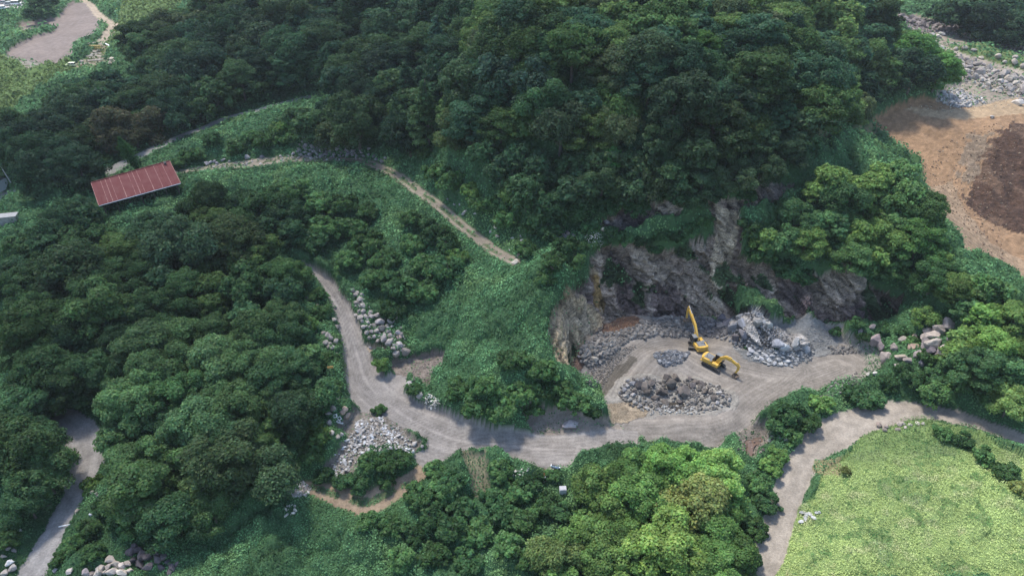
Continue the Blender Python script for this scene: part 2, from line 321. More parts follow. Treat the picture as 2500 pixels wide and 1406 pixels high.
ROADR2 = wpoly([(1955,1105),(1975,1065),(2005,1030),(2070,1008),(2150,1002),(2200,1016),(2130,1042),(2095,1075),(2060,1100),(2010,1108)])
FIELDG = wpoly([(1850,1440),(1910,1330),(1935,1250),(1990,1200),(2010,1150),(2060,1120),(2100,1070),(2160,1030),(2260,1022),(2380,1062),(2480,1120),(2900,1330),(2900,1440)])
PLOUGH = [wpoly([(15,140),(115,102),(225,92),(245,55),(240,25),(205,8),(175,10),(150,30),(148,45),(50,62),(35,80),(60,88),(140,66),(128,82),(80,95),(20,125)]),
          wpoly([(15,140),(115,100),(210,62),(240,60),(245,80),(180,118),(178,148),(140,172),(120,160)])]
ROADTL = smooth_line(np.c_[wpoly([(170,-8),(215,8),(238,35),(262,55),(280,62),(262,85),(245,105)]), [2,1.8,2,2.4,3,2.8,2.4]])
SPURTL = wpoly([(20,140),(120,162),(95,190),(60,170),(20,150)])
YARDTL = wpoly([(0,5),(60,12),(65,28),(20,32),(-20,35),(-20,0)])
WRECKG = wpoly([(170,170),(215,150),(260,90),(275,100),(255,150),(285,165),(200,178)])
YARDL = wpoly([(-20,478),(0,476),(50,484),(20,500),(-20,515)])
YARDL2 = wpoly([(-20,548),(0,540),(38,530),(45,536),(30,542),(0,556),(-20,562)])
GRASSTL = wpoly([(-30,150),(20,145),(60,172),(120,165),(200,160),(280,100),(310,0),(500,-10),(430,40),(300,100),(250,150),(120,220),(0,300),(-40,300)])
ORANGE = wpoly([(2122,300),(2180,265),(2280,245),(2400,262),(2760,215),(2860,300),(2860,860),(2480,690),(2350,620),(2300,560),(2240,400),(2170,350)])
TANOR = wpoly([(2200,262),(2290,268),(2400,258),(2520,235),(2520,275),(2440,285),(2330,292),(2250,282)])
TANLOW = wpoly([(2240,450),(2330,440),(2360,520),(2420,590),(2760,700),(2860,860),(2480,690),(2350,620),(2280,540)])
GREYST = wpoly([(2370,330),(2430,320),(2390,400),(2410,430),(2370,450),(2340,440),(2350,370)])
DARKB = wpoly([(2440,325),(2480,300),(2760,290),(2780,600),(2480,570),(2400,540),(2358,480),(2400,410),(2400,370)])
QUARR = wpoly([(2180,40),(2230,40),(2800,190),(2860,210),(2760,225),(2400,262),(2280,250),(2290,215),(2340,210),(2330,150),(2280,120),(2200,70)])
ROADQ = smooth_line(np.c_[wpoly([(2180,62),(2250,72),(2340,92),(2430,112),(2560,140)]), [3,2.5,2.3,2.3,2.3]])
ROADQ2 = smooth_line(np.c_[wpoly([(2240,92),(2290,112),(2350,135),(2420,155),(2520,185)]), [3.2,2.6,1.9,1.9,1.9]])
GRASSQ = wpoly([(2310,115),(2400,118),(2520,150),(2520,180),(2400,148),(2330,130)])
POOLB = wpoly([(1818,1075),(1860,1066),(1865,1078),(1840,1090),(1838,1122),(1822,1120)])
STREAM = wpoly([(1790,1060),(1830,1040),(1870,1050),(1880,1085),(1850,1110),(1840,1140),(1815,1130),(1800,1090)])
DRYC = wpoly([(1130,1115),(1180,1120),(1200,1180),(1180,1240),(1150,1200),(1140,1150)])
DRYD = wpoly([(1990,1120),(2060,1125),(2040,1165),(2000,1160),(1980,1140)])
DRYE = wpoly([(1975,345),(2060,325),(2130,318),(2140,330),(2070,350),(1990,355)])
RBANK = wpoly([(2060,830),(2110,845),(2160,880),(2150,920),(2080,945),(2040,935),(2090,890)])

# ground colours
C_GREEN = (.042, .088, .036); C_FLOOR = (.025, .035, .018)
gx, gy = GX, GY
wx = gx+(fbm(gx, gy, 3.0, 4, 1)-.5)*2.2; wy = gy+(fbm(gx, gy, 3.0, 4, 3)-.5)*2.2
RGB = np.empty(GX.shape+(3,)); RGB[:] = C_GREEN
REG = np.zeros(GX.shape, np.int8); VEG = np.ones(GX.shape); ROCKY = np.zeros(GX.shape)
def put(m, c=None, reg=None, veg=None, rocky=None, a=1.0):
    if c is not None: RGB[m] = RGB[m]*(1-a)+np.array(c)*a
    if reg is not None: REG[m] = reg
    if veg is not None: VEG[m] = veg
    if rocky is not None: ROCKY[m] = rocky
def pm(P, warp=1.0):
    return inpoly(gx+(wx-gx)*warp, gy+(wy-gy)*warp, P)
GRAVEL = (.232, .208, .184); C_ROCK = (.275, .212, .165); TAN = (.36, .30, .235)
NEAR = np.ones(GX.shape)
n1 = fbm(gx, gy, 9, 4, 2); n2 = fbm(gx, gy, 2.2, 3, 4)
def linemask(P, k=1.0):
    x0, x1 = P[:, 0].min()-8, P[:, 0].max()+8; y0, y1 = P[:, 1].min()-8, P[:, 1].max()+8
    m = (gx > x0) & (gx < x1) & (gy > y0) & (gy < y1); d = np.full(gx.shape, 1e9); ar = np.zeros(gx.shape); sd_ = np.zeros(gx.shape); hw = np.ones(gx.shape)
    dd, aa, ss = polydist(gx[m], gy[m], P); L = np.r_[0, np.cumsum(np.hypot(*np.diff(P[:, :2], axis=0).T))]
    d[m] = dd; ar[m] = aa; sd_[m] = ss; hw[m] = np.interp(aa, L, P[:, 2]); edge = (n2-.5)*.9
    return d < hw*k+edge, d*sd_/hw, ar, d, hw
LINES = []
def lay_road(P, c, reg, rut=0.0, grass=0.0, flat=True, fall=4.0, up=0.0):
    m, lat, ar, d, hw = linemask(P)
    if flat:  # the ground is levelled across the road
        q = d < hw+3; L = np.r_[0, np.cumsum(np.hypot(*np.diff(P[:, :2], axis=0).T))]; hz = base_h(P[:, 0], P[:, 1]); hz = np.convolve(np.pad(hz, 4, 'edge'), np.ones(9)/9, 'valid')+up
        wgt = np.clip((hw+3-d)/3, 0, 1)[q]; H[q] = H[q]*(1-wgt)+np.interp(ar[q], L, hz)*wgt
    put(m, c, reg, 0, .12)
    if rut:
        r = m & (np.abs(np.abs(lat)-.5) < .22); RGB[r] *= 1+rut
    if grass:
        g = m & ((np.abs(lat) < .3) | (np.abs(lat) > .85)) & (n2+.3*n1 > .58); put(g, (.10, .12, .06), None, grass)
    np.minimum(NEAR, np.clip((d-hw+.3)/fall, 0, 1), out=NEAR); LINES.append((P, m)); return m
put(pm(FIELDG), (.13, .18, .065)); put(pm(GRASSTL), (.085, .13, .045))
# order matters: later covers earlier
for p in PLOUGH: put(pm(p, .35), (.155, .125, .108), 4, 0, .05)
put(pm(SPURTL, .6), (.19, .17, .14), 4, .25, .1)
put(pm(YARDTL, .5), (.33, .31, .29), 2, 0, .1); put(pm(YARDL, .5), (.30, .28, .27), 1, 0, .1)
put(pm(WRECKG), (.22, .19, .13), 0, .35, .3)
put(pm(QUARR), (.22, .185, .145), 5, .12, .3); put(pm(ORANGE), (.225, .142, .082), 5, 0, .35); put(pm(TANLOW), (.255, .18, .115), 5, 0, .45)
put(pm(GREYST, 3), (.195, .145, .10), 5, 0, .7); put(pm(TANOR, .5), (.27, .195, .12), 5, 0, .1); mD = pm(DARKB, 3.2); put(mD, (.072, .043, .030), 5, 0, .9); mD2 = mD & (fbm(gx, gy, 7, 4, 1) > .55); put(mD2, (.115, .072, .048))
put(pm(GRASSQ), (.10, .13, .05), 0, .8, .2)
mQ2 = lay_road(ROADQ2, (.25, .21, .17), 1); mQ = lay_road(ROADQ, (.19, .165, .14), 1, .15)
lay_road(ROADTL, (.26, .21, .155), 1, .1)
put(pm(DRYE), (.16, .15, .08), 0, .6); put(pm(DRYC), (.17, .155, .10), 0, .45); put(pm(RBANK), (.22, .205, .17), 0, .45, .4)
mC = pm(CLIFF, .6); put(mC, C_ROCK, 3, 0, 1)
put(pm(UPROCK), (.25, .215, .19), 3, 0, 1); put(pm(LEFTW), (.44, .335, .21), 3, .05, 1); put(pm(TANSTRIPE, .5), (.50, .405, .29), 3, 0, 1); put(pm(TANBASE, .5), (.32, .26, .2), 3, 0, 1)
put(pm(REDR), (.22, .165, .14), 3, 0, 1); put(pm(OCHRE, .5), (.26, .17, .075), 3, 0, .8)
for g in LEDGEG: put(pm(g, .35), C_GREEN, 0, .9, .1)
put(pm(PITF, .6), (.195, .172, .147), 2, 0, .1)
put(pm(GREYH), (.18, .176, .165), 2, 0, .3); put(pm(DUST, 1.3), (.24, .245, .255), 3, 0, 1); put(pm(MUD, 1.3), (.10, .088, .072), 2, 0, .1); put(pm(POOLH), (.235, .215, .185), 2, 0, .3); put(pm(BANKT), (.27, .215, .15), 2, 0, .6)
put(pm(BROWNR), (.14, .082, .055), 5, 0, .5); put(pm(BROWNR2), (.14, .085, .06), 5, 0, .5)
put(pm(DIRTA), (.20, .165, .135), 5, .06, .4); put(pm(DIRTB), (.22, .185, .15), 5, .10, .15); put(pm(DIRTC, .5), (.36, .29, .21), 5, 0, .1); put(pm(DEBR), (.20, .175, .145), 5, .05, .5)
put(pm(STREAM), (.20, .17, .14), 5, .2, .4)
lay_road(SANDT, (.25, .185, .125), 7, .1, .5, False)
lay_road(PATHU, (.215, .18, .135), 7, .12, .45, True, 9, .3); lay_road(PATH2, (.20, .19, .17), 7, 0, 0, True, 14, .9)
put(pm(ROADR2), (.22, .192, .162), 1, .05, .1)
mRR = lay_road(ROADR, (.225, .195, .16), 1, .1); mRL = lay_road(ROADL, (.235, .22, .205), 1, .14)
mR = pm(ROAD, .45); put(mR | pm(SPURG, .5), GRAVEL, 1, 0, .08)
put(pm(DRYD), (.17, .15, .08), 0, .7)
put(pm(POOLB, .4), (.12, .085, .065), 2, 0, .1)
# level the pit floor and the main road gently, then real relief
dr, ar_, _ = polydist(gx, gy, smooth_line(wpoly([(745,652),(800,710),(845,790),(870,860),(900,940),(980,1010),(1100,1070),(1250,1090),(1400,1095),(1550,1080),(1750,1060),(1900,960),(2050,900)]), 4))
VIS = (gy > 40) & (gy < 600)
n3 = fbm(gx, gy, .9, 2, 5)
# wheel marks on the gravel: bands following the road's run
loop = smooth_line(wpoly([(1540,1050),(1620,1050),(1750,1045),(1850,985),(1930,930),(1960,905),(1900,905),(1800,880),(1740,860),(1660,838),(1590,840),(1540,870),(1500,920),(1480,960)]), 6)
dl, _, _ = polydist(gx, gy, loop); de = np.minimum(dr, dl)
q_ = de+1.2*(n1-.5); band = np.clip(.5+(vn(q_*1.9, q_*0+3.5, 1)*.55+vn(q_*4.3, q_*0+7.5, 2)*.45-.5)*(.7+1.6*fbm(gx, gy, 7, 3, 5))*1.3+.25*(n2-.5), 0, 1)
for mm, k in ((mR, .26), (REG == 2, .26)):
    RGB[mm] *= (1+k*(band[mm]-.5)*2*np.exp(-de[mm]/14))[..., None]
CU, CW = gx+.35*gy, H*1.25+.35*gx-.3*gy
RGB *= np.where(REG == 3, 1+.5*(fbm(CU, CW, 5, 4, 2)-.5)+.4*(fbm(CU, CW, 1.4, 3, 4)-.5), 1+.35*(n1-.5)+.22*(n2-.5))[..., None]
purp = (REG == 3) & (fbm(CU+90, CW, 8, 4, 1) > .50) & ~inpoly(gx, gy, LEFTW) & ~inpoly(gx, gy, TANSTRIPE); RGB[purp] = RGB[purp]*np.array([.62, .60, .68])
# plants' mounds
m1, _, mi = worley(gx+n1*3, gy*.9, 5.2, 4); m2, _, mj = worley(gx, gy*.9, 2.0, 1); m3, _, _ = worley(gx, gy, 11, 3)
mound = (1.25*np.clip(1-m1**2*1.3, 0, 1)*(.5+mi)+.62*np.clip(1-m2**2*1.3, 0, 1)*(.4+mj)+.7*np.clip(1-m3**2, 0, 1))*NEAR*1.15
soft = VEG.copy()
for _ in range(3):
    soft[1:-1, 1:-1] = (soft[:-2, 1:-1]+soft[2:, 1:-1]+soft[1:-1, :-2]+soft[1:-1, 2:]+soft[1:-1, 1:-1])/5
infield = inpoly(gx, gy, FIELDG)
H += np.where(infield, .35, 1.0)*mound*np.clip(soft*1.2-.2, 0, 1)*1.25
# rock relief: fractured blocks, gullies and steps
rs = ROCKY.copy()
for _ in range(4):
    rs[1:-1, 1:-1] = (rs[:-2, 1:-1]+rs[2:, 1:-1]+rs[1:-1, :-2]+rs[1:-1, 2:]+rs[1:-1, 1:-1])/5
cm = REG == 3
f1, f2, idv = worley(gx+2*n1, gy*1.6+.5*H, 3.2, 0); g1, g2, idw = worley(gx, gy*1.5+.4*H, 1.2, 2)
rel = (idv-.5)*1.7+(idw-.5)*.75-np.clip(.10-(f2-f1), 0, .1)*5+(fbm(gx, gy, 1.0, 3, 2)-.5)*.5
H += np.where(REG == 3, .12, .28)*rel*np.clip(rs, 0, 1)*(rs > .25)
H += ((fbm(gx, gy, 2.5, 4, 3)-.5)*.22+(n3-.5)*.06)*np.where(REG == 3, .2, 1)
# tonal bands in the cliff: strata, pale cracked faces and dark joints
tone = 1+.9*(idv-.5)+.5*(idw-.5)-np.clip(.08-(f2-f1), 0, .08)*6+.45*np.sin((H*1.5+.35*gx+4*n1)*2.2)*(n1*1.4-.2)

CU, CW = gx+.35*gy, H*1.25+.35*gx-.3*gy
warm = (fbm(CU, CW, 6, 4, 4) > .54) & cm; RGB[warm] = RGB[warm]*.55+np.array(TAN)*.45
vt = np.where(REG == 5, 1+.35*(idw-.5), 1); RGB *= vt[..., None]
gs = cm & (fbm(CU+50, CW, 5.5, 4, 1) > .69) & ~inpoly(gx, gy, DUST); put(gs, (.05, .075, .035), None, .35)
dd_, _, _ = polydist(gx, gy, DARKB, True); H += np.where(inpoly(gx, gy, DARKB), np.clip(dd_/5, 0, 1)*(2.6*(fbm(gx, gy, 9, 4, 3)-.3)+1.1*(ridged(gx, gy, 3.5, 3, 2)-.4)), 0)
H += np.where(inpoly(gx, gy, ORANGE), .9*(fbm(gx, gy, 7, 4, 1)-.5), 0)
# hollow with the puddle, heap mounds
def bump_at(px, py, rad, h, sx=1.0):
    x, y = hit([px], [py]); d2 = ((gx-x[0])/sx)**2+(gy-y[0])**2; return h*np.exp(-d2/(2*rad*rad))
H += bump_at(1560,945,2.4,1.5,1.5)+bump_at(1740,970,2.0,1.0,1.8)+bump_at(1480,850,2.2,1.5,1.2)+bump_at(1440,870,2.2,1.4,1)+bump_at(1560,815,2.2,1.3,2)+bump_at(1650,800,2.0,1.2,2)+bump_at(1640,875,1.8,.8,2)
H += bump_at(950,1080,3.0,.9,1.5)+bump_at(870,1060,2.5,.9,1)
H += bump_at(1975,815,2.6,1.2,1.5)+bump_at(1850,820,2.4,2.2,1.3)+bump_at(1815,800,1.8,1.6,1.2)+bump_at(1905,855,1.8,1.8,1)+bump_at(1945,855,1.6,1.6,1)+bump_at(2275,860,2.2,2.2,1.2)+bump_at(2170,890,1.6,1.0,1.2)+bump_at(1660,960,1.6,1.1,1.6)
H = H.astype(np.float64)

# ------------------------------------------------------------ terrain material and sheets
def terrain_mat():
    m, N, L = new_mat('terrain'); b = N['Principled BSDF']; b.inputs['Roughness'].default_value = .97; b.inputs['Specular IOR Level'].default_value = .15
    at = N.new('ShaderNodeAttribute'); at.attribute_name = 'col'; ge = N.new('ShaderNodeNewGeometry')
    def noise(sc, det, ro=.6):
        n = N.new('ShaderNodeTexNoise'); n.inputs['Scale'].default_value = sc; n.inputs['Detail'].default_value = det; n.inputs['Roughness'].default_value = ro; L.new(ge.outputs['Position'], n.inputs['Vector']); return n.outputs['Fac']
    def rng_(s, a, b_, c, d):
        r = N.new('ShaderNodeMapRange'); L.new(s, r.inputs['Value']); r.inputs['From Min'].default_value = a; r.inputs['From Max'].default_value = b_
        for k, q in (('To Min', c), ('To Max', d)):
            if isinstance(q, (int, float)): r.inputs[k].default_value = q
            else: L.new(q, r.inputs[k])
        return r.outputs[0]
    def mth(op, a, b_):
        n = N.new('ShaderNodeMath'); n.operation = op
        for i, q in enumerate((a, b_)):
            if isinstance(q, (int, float)): n.inputs[i].default_value = q
            else: L.new(q, n.inputs[i])
        return n.outputs[0]
    rk = at.outputs['Alpha']
    mp = N.new('ShaderNodeMapping'); mp.inputs['Rotation'].default_value = (.25, .35, .2); mp.inputs['Scale'].default_value = (.6, .6, 2.6); L.new(ge.outputs['Position'], mp.inputs['Vector'])
    sn = N.new('ShaderNodeTexNoise'); sn.inputs['Scale'].default_value = 1.1; sn.inputs['Detail'].default_value = 7; sn.inputs['Roughness'].default_value = .7; L.new(mp.outputs[0], sn.inputs['Vector'])
    strata = rng_(sn.outputs['Fac'], .36, .64, .55, 1.5)
    a1 = noise(3.2, 5, .7); a2 = noise(.55, 5); vo = N.new('ShaderNodeTexVoronoi'); vo.inputs['Scale'].default_value = 2.1; vo.feature = 'DISTANCE_TO_EDGE'; L.new(ge.outputs['Position'], vo.inputs['Vector'])
    crack = rng_(vo.outputs['Distance'], 0, .09, .55, 1.0)
    v1 = rng_(a1, .3, .7, .78, 1.22); v2 = rng_(a2, .3, .7, .8, 1.2)
    cm_ = mth('ADD', mth('MULTIPLY', mth('SUBTRACT', mth('MULTIPLY', crack, strata), 1.0), rk), 1.0)
    hs = N.new('ShaderNodeHueSaturation'); L.new(at.outputs['Color'], hs.inputs['Color']); L.new(mth('MULTIPLY', mth('MULTIPLY', v1, v2), cm_), hs.inputs['Value']); L.new(hs.outputs[0], b.inputs['Base Color'])
    hh = mth('ADD', mth('MULTIPLY', a1, mth('ADD', mth('MULTIPLY', rk, .9), .12)), mth('MULTIPLY', mth('ADD', crack, strata), mth('MULTIPLY', rk, .7)))
    bp = N.new('ShaderNodeBump'); bp.inputs['Strength'].default_value = .9; bp.inputs['Distance'].default_value = .35; L.new(hh, bp.inputs['Height']); L.new(bp.outputs[0], b.inputs['Normal'])
    return m
M_TER = terrain_mat()
def build_terrain():
    HX = GX.copy(); HY = GY.copy(); HZ = H.copy()
    # the rock face: blocks, joints and slanting beds pushed out of the slope
    gyy = np.gradient(H, axis=0)/np.gradient(GY, axis=0); gxx = np.gradient(H, axis=1)/np.gradient(GX, axis=1); st = np.sqrt(1+gxx**2+gyy**2); NXx, NYy, NZz = -gxx/st, -gyy/st, 1/st
    k = np.clip(rs, 0, 1)*(REG == 3)*np.where(inpoly(GX, GY, LEFTW), .45, 1); U = GX+.35*GY; W_ = H*1.25+.35*GX-.3*GY
    a1, a2, ai = worley(U, W_, 2.7, 0); b1, b2, bi = worley(U*.8, W_*1.6, 1.05, 3); c1, c2, ci = worley(U, W_*.7, 6.0, 1)
    off = (ci-.5)*2.0+(ai-.5)*1.35+(bi-.5)*.62-np.clip(.16-(a2-a1), 0, .16)*3.2-np.clip(.12-(b2-b1), 0, .12)*1.6+(fbm(U, W_, .9, 3, 2)-.5)*.5
    off = off*k; HX += NXx*off; HY += NYy*off; HZ += NZz*off*.7
    t = 1+.75*(ai-.5)+.55*(bi-.5)+.35*(ci-.5)-np.clip(.10-(a2-a1), 0, .1)*5; q = k > .3
    RGB[q] *= np.clip(t, .45, 1.8)[q][..., None]
    # outermost rows and columns run far out so that the sheet reaches beyond every view
    HY[0] = -150; HX[0] = Ss*400; HY[-1] = 3000; HX[-1] = Ss*3000; HX[:, 0] = -1500; HX[:, -1] = 1500; HX[-1, 0] = -3000; HX[-1, -1] = 3000
    V = np.stack([HX, HY, HZ], -1).reshape(-1, 3)
    C = np.concatenate([RGB, ROCKY[..., None]], -1).reshape(-1, 4)
    idx = np.arange(NX*NY).reshape(NY, NX); F = np.stack([idx[:-1, :-1], idx[:-1, 1:], idx[1:, 1:], idx[1:, :-1]], -1).reshape(-1, 4)
    reg = REG[:-1, :-1].ravel()
    for k, nm in ((0, 'ground'), (1, 'road'), (2, 'quarry_floor'), (3, 'cliff'), (4, 'ploughed_field'), (5, 'bare_earth'), (7, 'dirt_track')):
        f = F[reg == k]
        if not len(f): continue
        u, inv = np.unique(f, return_inverse=True)
        me = mesh_np(nm, V[u], inv.reshape(-1, 4), C[u], [M_TER], smooth=(k not in (3,)))
        o = link(nm, me); tag(o, {'ground': 'soil and low growth covering the hills round the quarry', 'road': 'grey gravel road winding past the quarry', 'quarry_floor': 'pale gravel floor of the quarry pit with wheel marks', 'cliff': 'broken grey and tan rock face of the quarry', 'ploughed_field': 'bare grey brown ploughed field beyond the forest', 'bare_earth': 'bare orange and brown earth without plants', 'dirt_track': 'narrow dirt track with grass between its ruts'}[nm], None, None, 'structure')
build_terrain()
# ------------------------------------------------------------ leaves
def leaf_quads(P, Nn, size, rg, asp=.55):
    """one bent-free rhombus of foliage per point"""
    n = len(P); t = rg.normal(size=(n, 3)); t -= (t*Nn).sum(1)[:, None]*Nn; t /= np.linalg.norm(t, axis=1)[:, None]+1e-9
    b = np.cross(Nn, t); s = np.asarray(size).reshape(-1, 1)*.5
    V = np.stack([P+t*s*1.15, P+b*s*asp*1.5, P-t*s*1.15, P-b*s*asp*1.5], 1).reshape(-1, 3)
    return V, np.arange(4*n).reshape(n, 4)
def nrm(a): return a/(np.linalg.norm(a, axis=1)[:, None]+1e-9)

def crown_mesh(name, seed, Rr, Hh, base, n, leaf, kind='round', nl=26):
    rg = np.random.default_rng(seed); C = []; rad = []
    if kind == 'round':
        ph = rg.uniform(0, 6.28, 3); big = [(rg.uniform(0, 6.28), rg.uniform(.30, .62), rg.uniform(.34, .5)) for _ in range(6)]
        for i in range(nl):
            if i % 3:   # clumps gathered on a few main limbs
                a0, q0, rr = big[i % 6]; d = rg.normal(size=3); d /= np.linalg.norm(d); d[2] = abs(d[2])*1.0-.15
                x, y = Rr*(q0*math.cos(a0)+rr*d[0]), Rr*(q0*math.sin(a0)+rr*d[1]); zz = Hh*(.30+.55*(1-q0)+.42*rr*2*d[2])
            else:
                el = math.asin(rg.uniform(-.1, 1)); az = i*2.4+rg.uniform(-.5, .5); q = rg.uniform(.50, .86)*(1+.16*math.sin(2*az+ph[0])+.12*math.sin(3*az+ph[1]))
                x, y = Rr*q*math.cos(el)*math.cos(az), Rr*q*math.cos(el)*math.sin(az); zz = Hh*.30+Hh*.50*q*math.sin(el)
            C.append((x, y, base+zz)); rad.append(Rr*rg.uniform(.15, .29))
        flat = .75
    elif kind == 'tier':      # flat spreading sprays, one above another
        for i in range(nl):
            u = i/nl; az = i*2.4+rg.uniform(-.4, .4); q = math.sqrt(rg.uniform(.05, 1))*(1-.55*u)
            C.append((Rr*q*math.cos(az), Rr*q*math.sin(az), base+Hh*(.25+.72*u)-q*Hh*.10)); rad.append(Rr*rg.uniform(.17, .33))
        flat = .34
    elif kind == 'cone':      # drooping branches in whorls round a leader
        for i in range(nl):
            u = i/nl; az = i*2.4+rg.uniform(-.2, .2); q = (1-u)*rg.uniform(.55, .95)
            C.append((Rr*q*math.cos(az), Rr*q*math.sin(az), base+Hh*(.10+.86*u))); rad.append(Rr*(.10+.22*(1-u)))
        flat = .35
    C = np.array(C); rad = np.array(rad); lob = rg.choice(len(C), n, p=rad**2/np.sum(rad**2))
    d = nrm(rg.normal(size=(n, 3))+np.array([0, 0, .55])); r = rad[lob]*rg.uniform(.72, 1.06, n)
    P = C[lob]+d*r[:, None]*np.array([1, 1, flat])
    P += (rg.normal(size=(n, 3)))*.07*Rr*.3
    Nn = nrm(d*np.array([1, 1, 1/flat**.5])+rg.normal(size=(n, 3))*.55+np.array([0, 0, .35]))
    V, F = leaf_quads(P, Nn, leaf*rg.uniform(.6, 1.35, n), rg)
    lt = rg.uniform(.72, 1.28, len(C))[lob]; lf = rg.uniform(.72, 1.30, n)
    c = np.ones((n, 3))*(lt*lf)[:, None]; c[:, 0] *= rg.uniform(.85, 1.22, n); c[:, 2] *= rg.uniform(.8, 1.15, n)
    return mesh_np(name, V, F, np.repeat(c, 4, 0), [M_LEAF]), C, rad
def trunk_mesh(name, seed, C, base, Hh, r0, n_l=7):
    rg = random.Random(seed); b = MB(); top = base+Hh*.55; p = (0, 0, -1.5); q = (rg.uniform(-.3, .3), rg.uniform(-.3, .3), base*.7)
    b.tube(p, q, r0*1.25, r0*.85, 7); e = (q[0]+rg.uniform(-.3, .3), q[1]+rg.uniform(-.3, .3), top); b.tube(q, e, r0*.85, r0*.4, 7)
    for c in [C[i] for i in np.linspace(0, len(C)-1, n_l).astype(int)]:
        k = rg.uniform(.1, .6); s = tuple(q[i]+(e[i]-q[i])*k for i in range(3)); mid = tuple(s[i]+(c[i]-s[i])*.55+(0.25 if i == 2 else rg.uniform(-.2, .2)) for i in range(3))
        b.tube(s, mid, r0*.38, r0*.24, 5); b.tube(mid, tuple(c), r0*.24, r0*.08, 5)
    return b.mesh(name, [M_BARK])
KINDS = {}
for i in range(7):
    m_, C_, r_ = crown_mesh('crown', 100+i, 5.0, 7.5, 1.0, 16000, .33, 'round', 58+6*i); KINDS.setdefault('round', []).append((m_, trunk_mesh('trunk', i, C_, 2.2, 7.0, .28)))
for i in range(4):
    m_, C_, r_ = crown_mesh('crown', 200+i, 5.0, 6.5, 1.8, 14500, .32, 'tier', 44+6*i); KINDS.setdefault('tier', []).append((m_, trunk_mesh('trunk', 20+i, C_, 3.2, 6.0, .22)))
for i in range(2):
    m_, C_, r_ = crown_mesh('crown', 300+i, 4.0, 11.0, 1.0, 9000, .34, 'cone', 60); KINDS.setdefault('cone', []).append((m_, trunk_mesh('trunk', 30+i, C_, 3.0, 16.0, .22, 14)))
for i in range(4):
    m_, C_, r_ = crown_mesh('foliage', 400+i, 1.55, 1.7, -.3, 2600, .26, 'round', 44); KINDS.setdefault('bush', []).append((m_, trunk_mesh('stem', 40+i, C_, .3, 2.0, .05, 6)))

# ------------------------------------------------------------ forest: where crowns stand
ZONES = [  # name used in labels, category of kind, outline of canopy in the photo, spacing, crown scale, tint list
 ('the hill wood above the cliff', [(1190,0),(1300,-20),(2100,-20),(2180,0),(2250,60),(2330,150),(2338,200),(2200,235),(2100,240),(2020,270),(1985,330),(1960,430),(1860,440),(1750,470),(1620,478),(1450,478),(1380,520),(1340,530),(1230,470),(1180,420),(1120,350),(1080,330),(1100,240),(1150,120)], 7.6, (.95, 1.4), 'hill'),
 ('the forest behind the upper road', [(0,310),(80,262),(140,218),(225,195),(290,160),(260,110),(300,80),(420,60),(520,20),(640,0),(700,-20),(1190,-20),(1185,10),(1140,110),(1080,230),(1070,320),(960,365),(860,340),(730,325),(700,290),(690,225),(640,228),(560,262),(480,290),(400,335),(330,365),(290,385),(210,415),(120,415),(40,430),(0,400)], 8.4, (.95, 1.4), 'back'),
 ('the ridge wood beside the cliff', [(1820,530),(1880,490),(1950,420),(2060,380),(2180,350),(2225,370),(2230,440),(2300,500),(2340,560),(2345,600),(2420,620),(2500,690),(2760,900),(2760,1090),(2470,1015),(2380,975),(2280,930),(2230,935),(2230,900),(2330,880),(2335,800),(2290,780),(2230,760),(2170,690),(2050,665),(1960,640),(1860,600)], 6.8, (.75, 1.1), 'ridge'),
 ('the wood below the red barn', [(0,570),(60,555),(180,460),(215,520),(260,540),(420,500),(450,455),(600,440),(740,480),(770,580),(735,620),(740,680),(700,700),(560,700),(400,760),(330,860),(250,900),(120,940),(0,960)], 7.8, (.85, 1.25), 'low'),
 ('the wood left of the road', [(0,960),(120,940),(250,900),(330,860),(400,780),(560,720),(700,710),(780,800),(830,900),(840,960),(780,1010),(740,1100),(700,1190),(600,1200),(470,1240),(380,1260),(240,1235),(255,1120),(225,1060),(185,1040),(160,1080),(150,1150),(60,1230),(0,1260)], 7.0, (.7, 1.15), 'left'),
 ('the clump below the quarry road', [(1540,1050),(1600,1040),(1640,1060),(1700,1070),(1790,1110),(1820,1200),(1840,1300),(1825,1440),(1320,1440),(1340,1300),(1380,1220),(1440,1150),(1500,1100)], 6.0, (.62, .95), 'front'),
 ('the wood behind the rock wall', [(2190,-10),(2560,-20),(2560,110),(2500,80),(2420,70),(2330,45),(2240,25)], 10.0, (1.0, 1.5), 'far'),
 ('the hedge behind the ploughed field', [(-20,40),(60,45),(150,20),(190,-10),(90,-20),(70,20),(-20,30)], 8.5, (.7, 1.0), 'far')]
TINT = {'hill': [(.034,.080,.038),(.046,.092,.036),(.028,.066,.040),(.062,.112,.040),(.052,.080,.042)],
 'back': [(.024,.058,.030),(.020,.048,.028),(.032,.066,.030),(.040,.062,.030)], 'ridge': [(.058,.120,.048),(.080,.145,.048),(.046,.102,.046)],  # ridge tints lightened: part of the sunlight there is put into the leaf colour
 'low': [(.024,.056,.028),(.030,.066,.028),(.040,.074,.026)], 'left': [(.044,.098,.045),(.062,.122,.052),(.034,.078,.038),(.078,.142,.064)],
 'front': [(.090,.170,.055),(.074,.150,.050),(.110,.170,.065)], 'far': [(.022,.050,.028),(.026,.058,.030)]}
trees = []   # x, y, scale, kind, tint index, zone index
def ok_place(x, y): 
    px, py, d = project(x, y, hgt(x, y)+6)
    return (px > -260) & (px < 2760) & (py > -260) & (py < 1560)
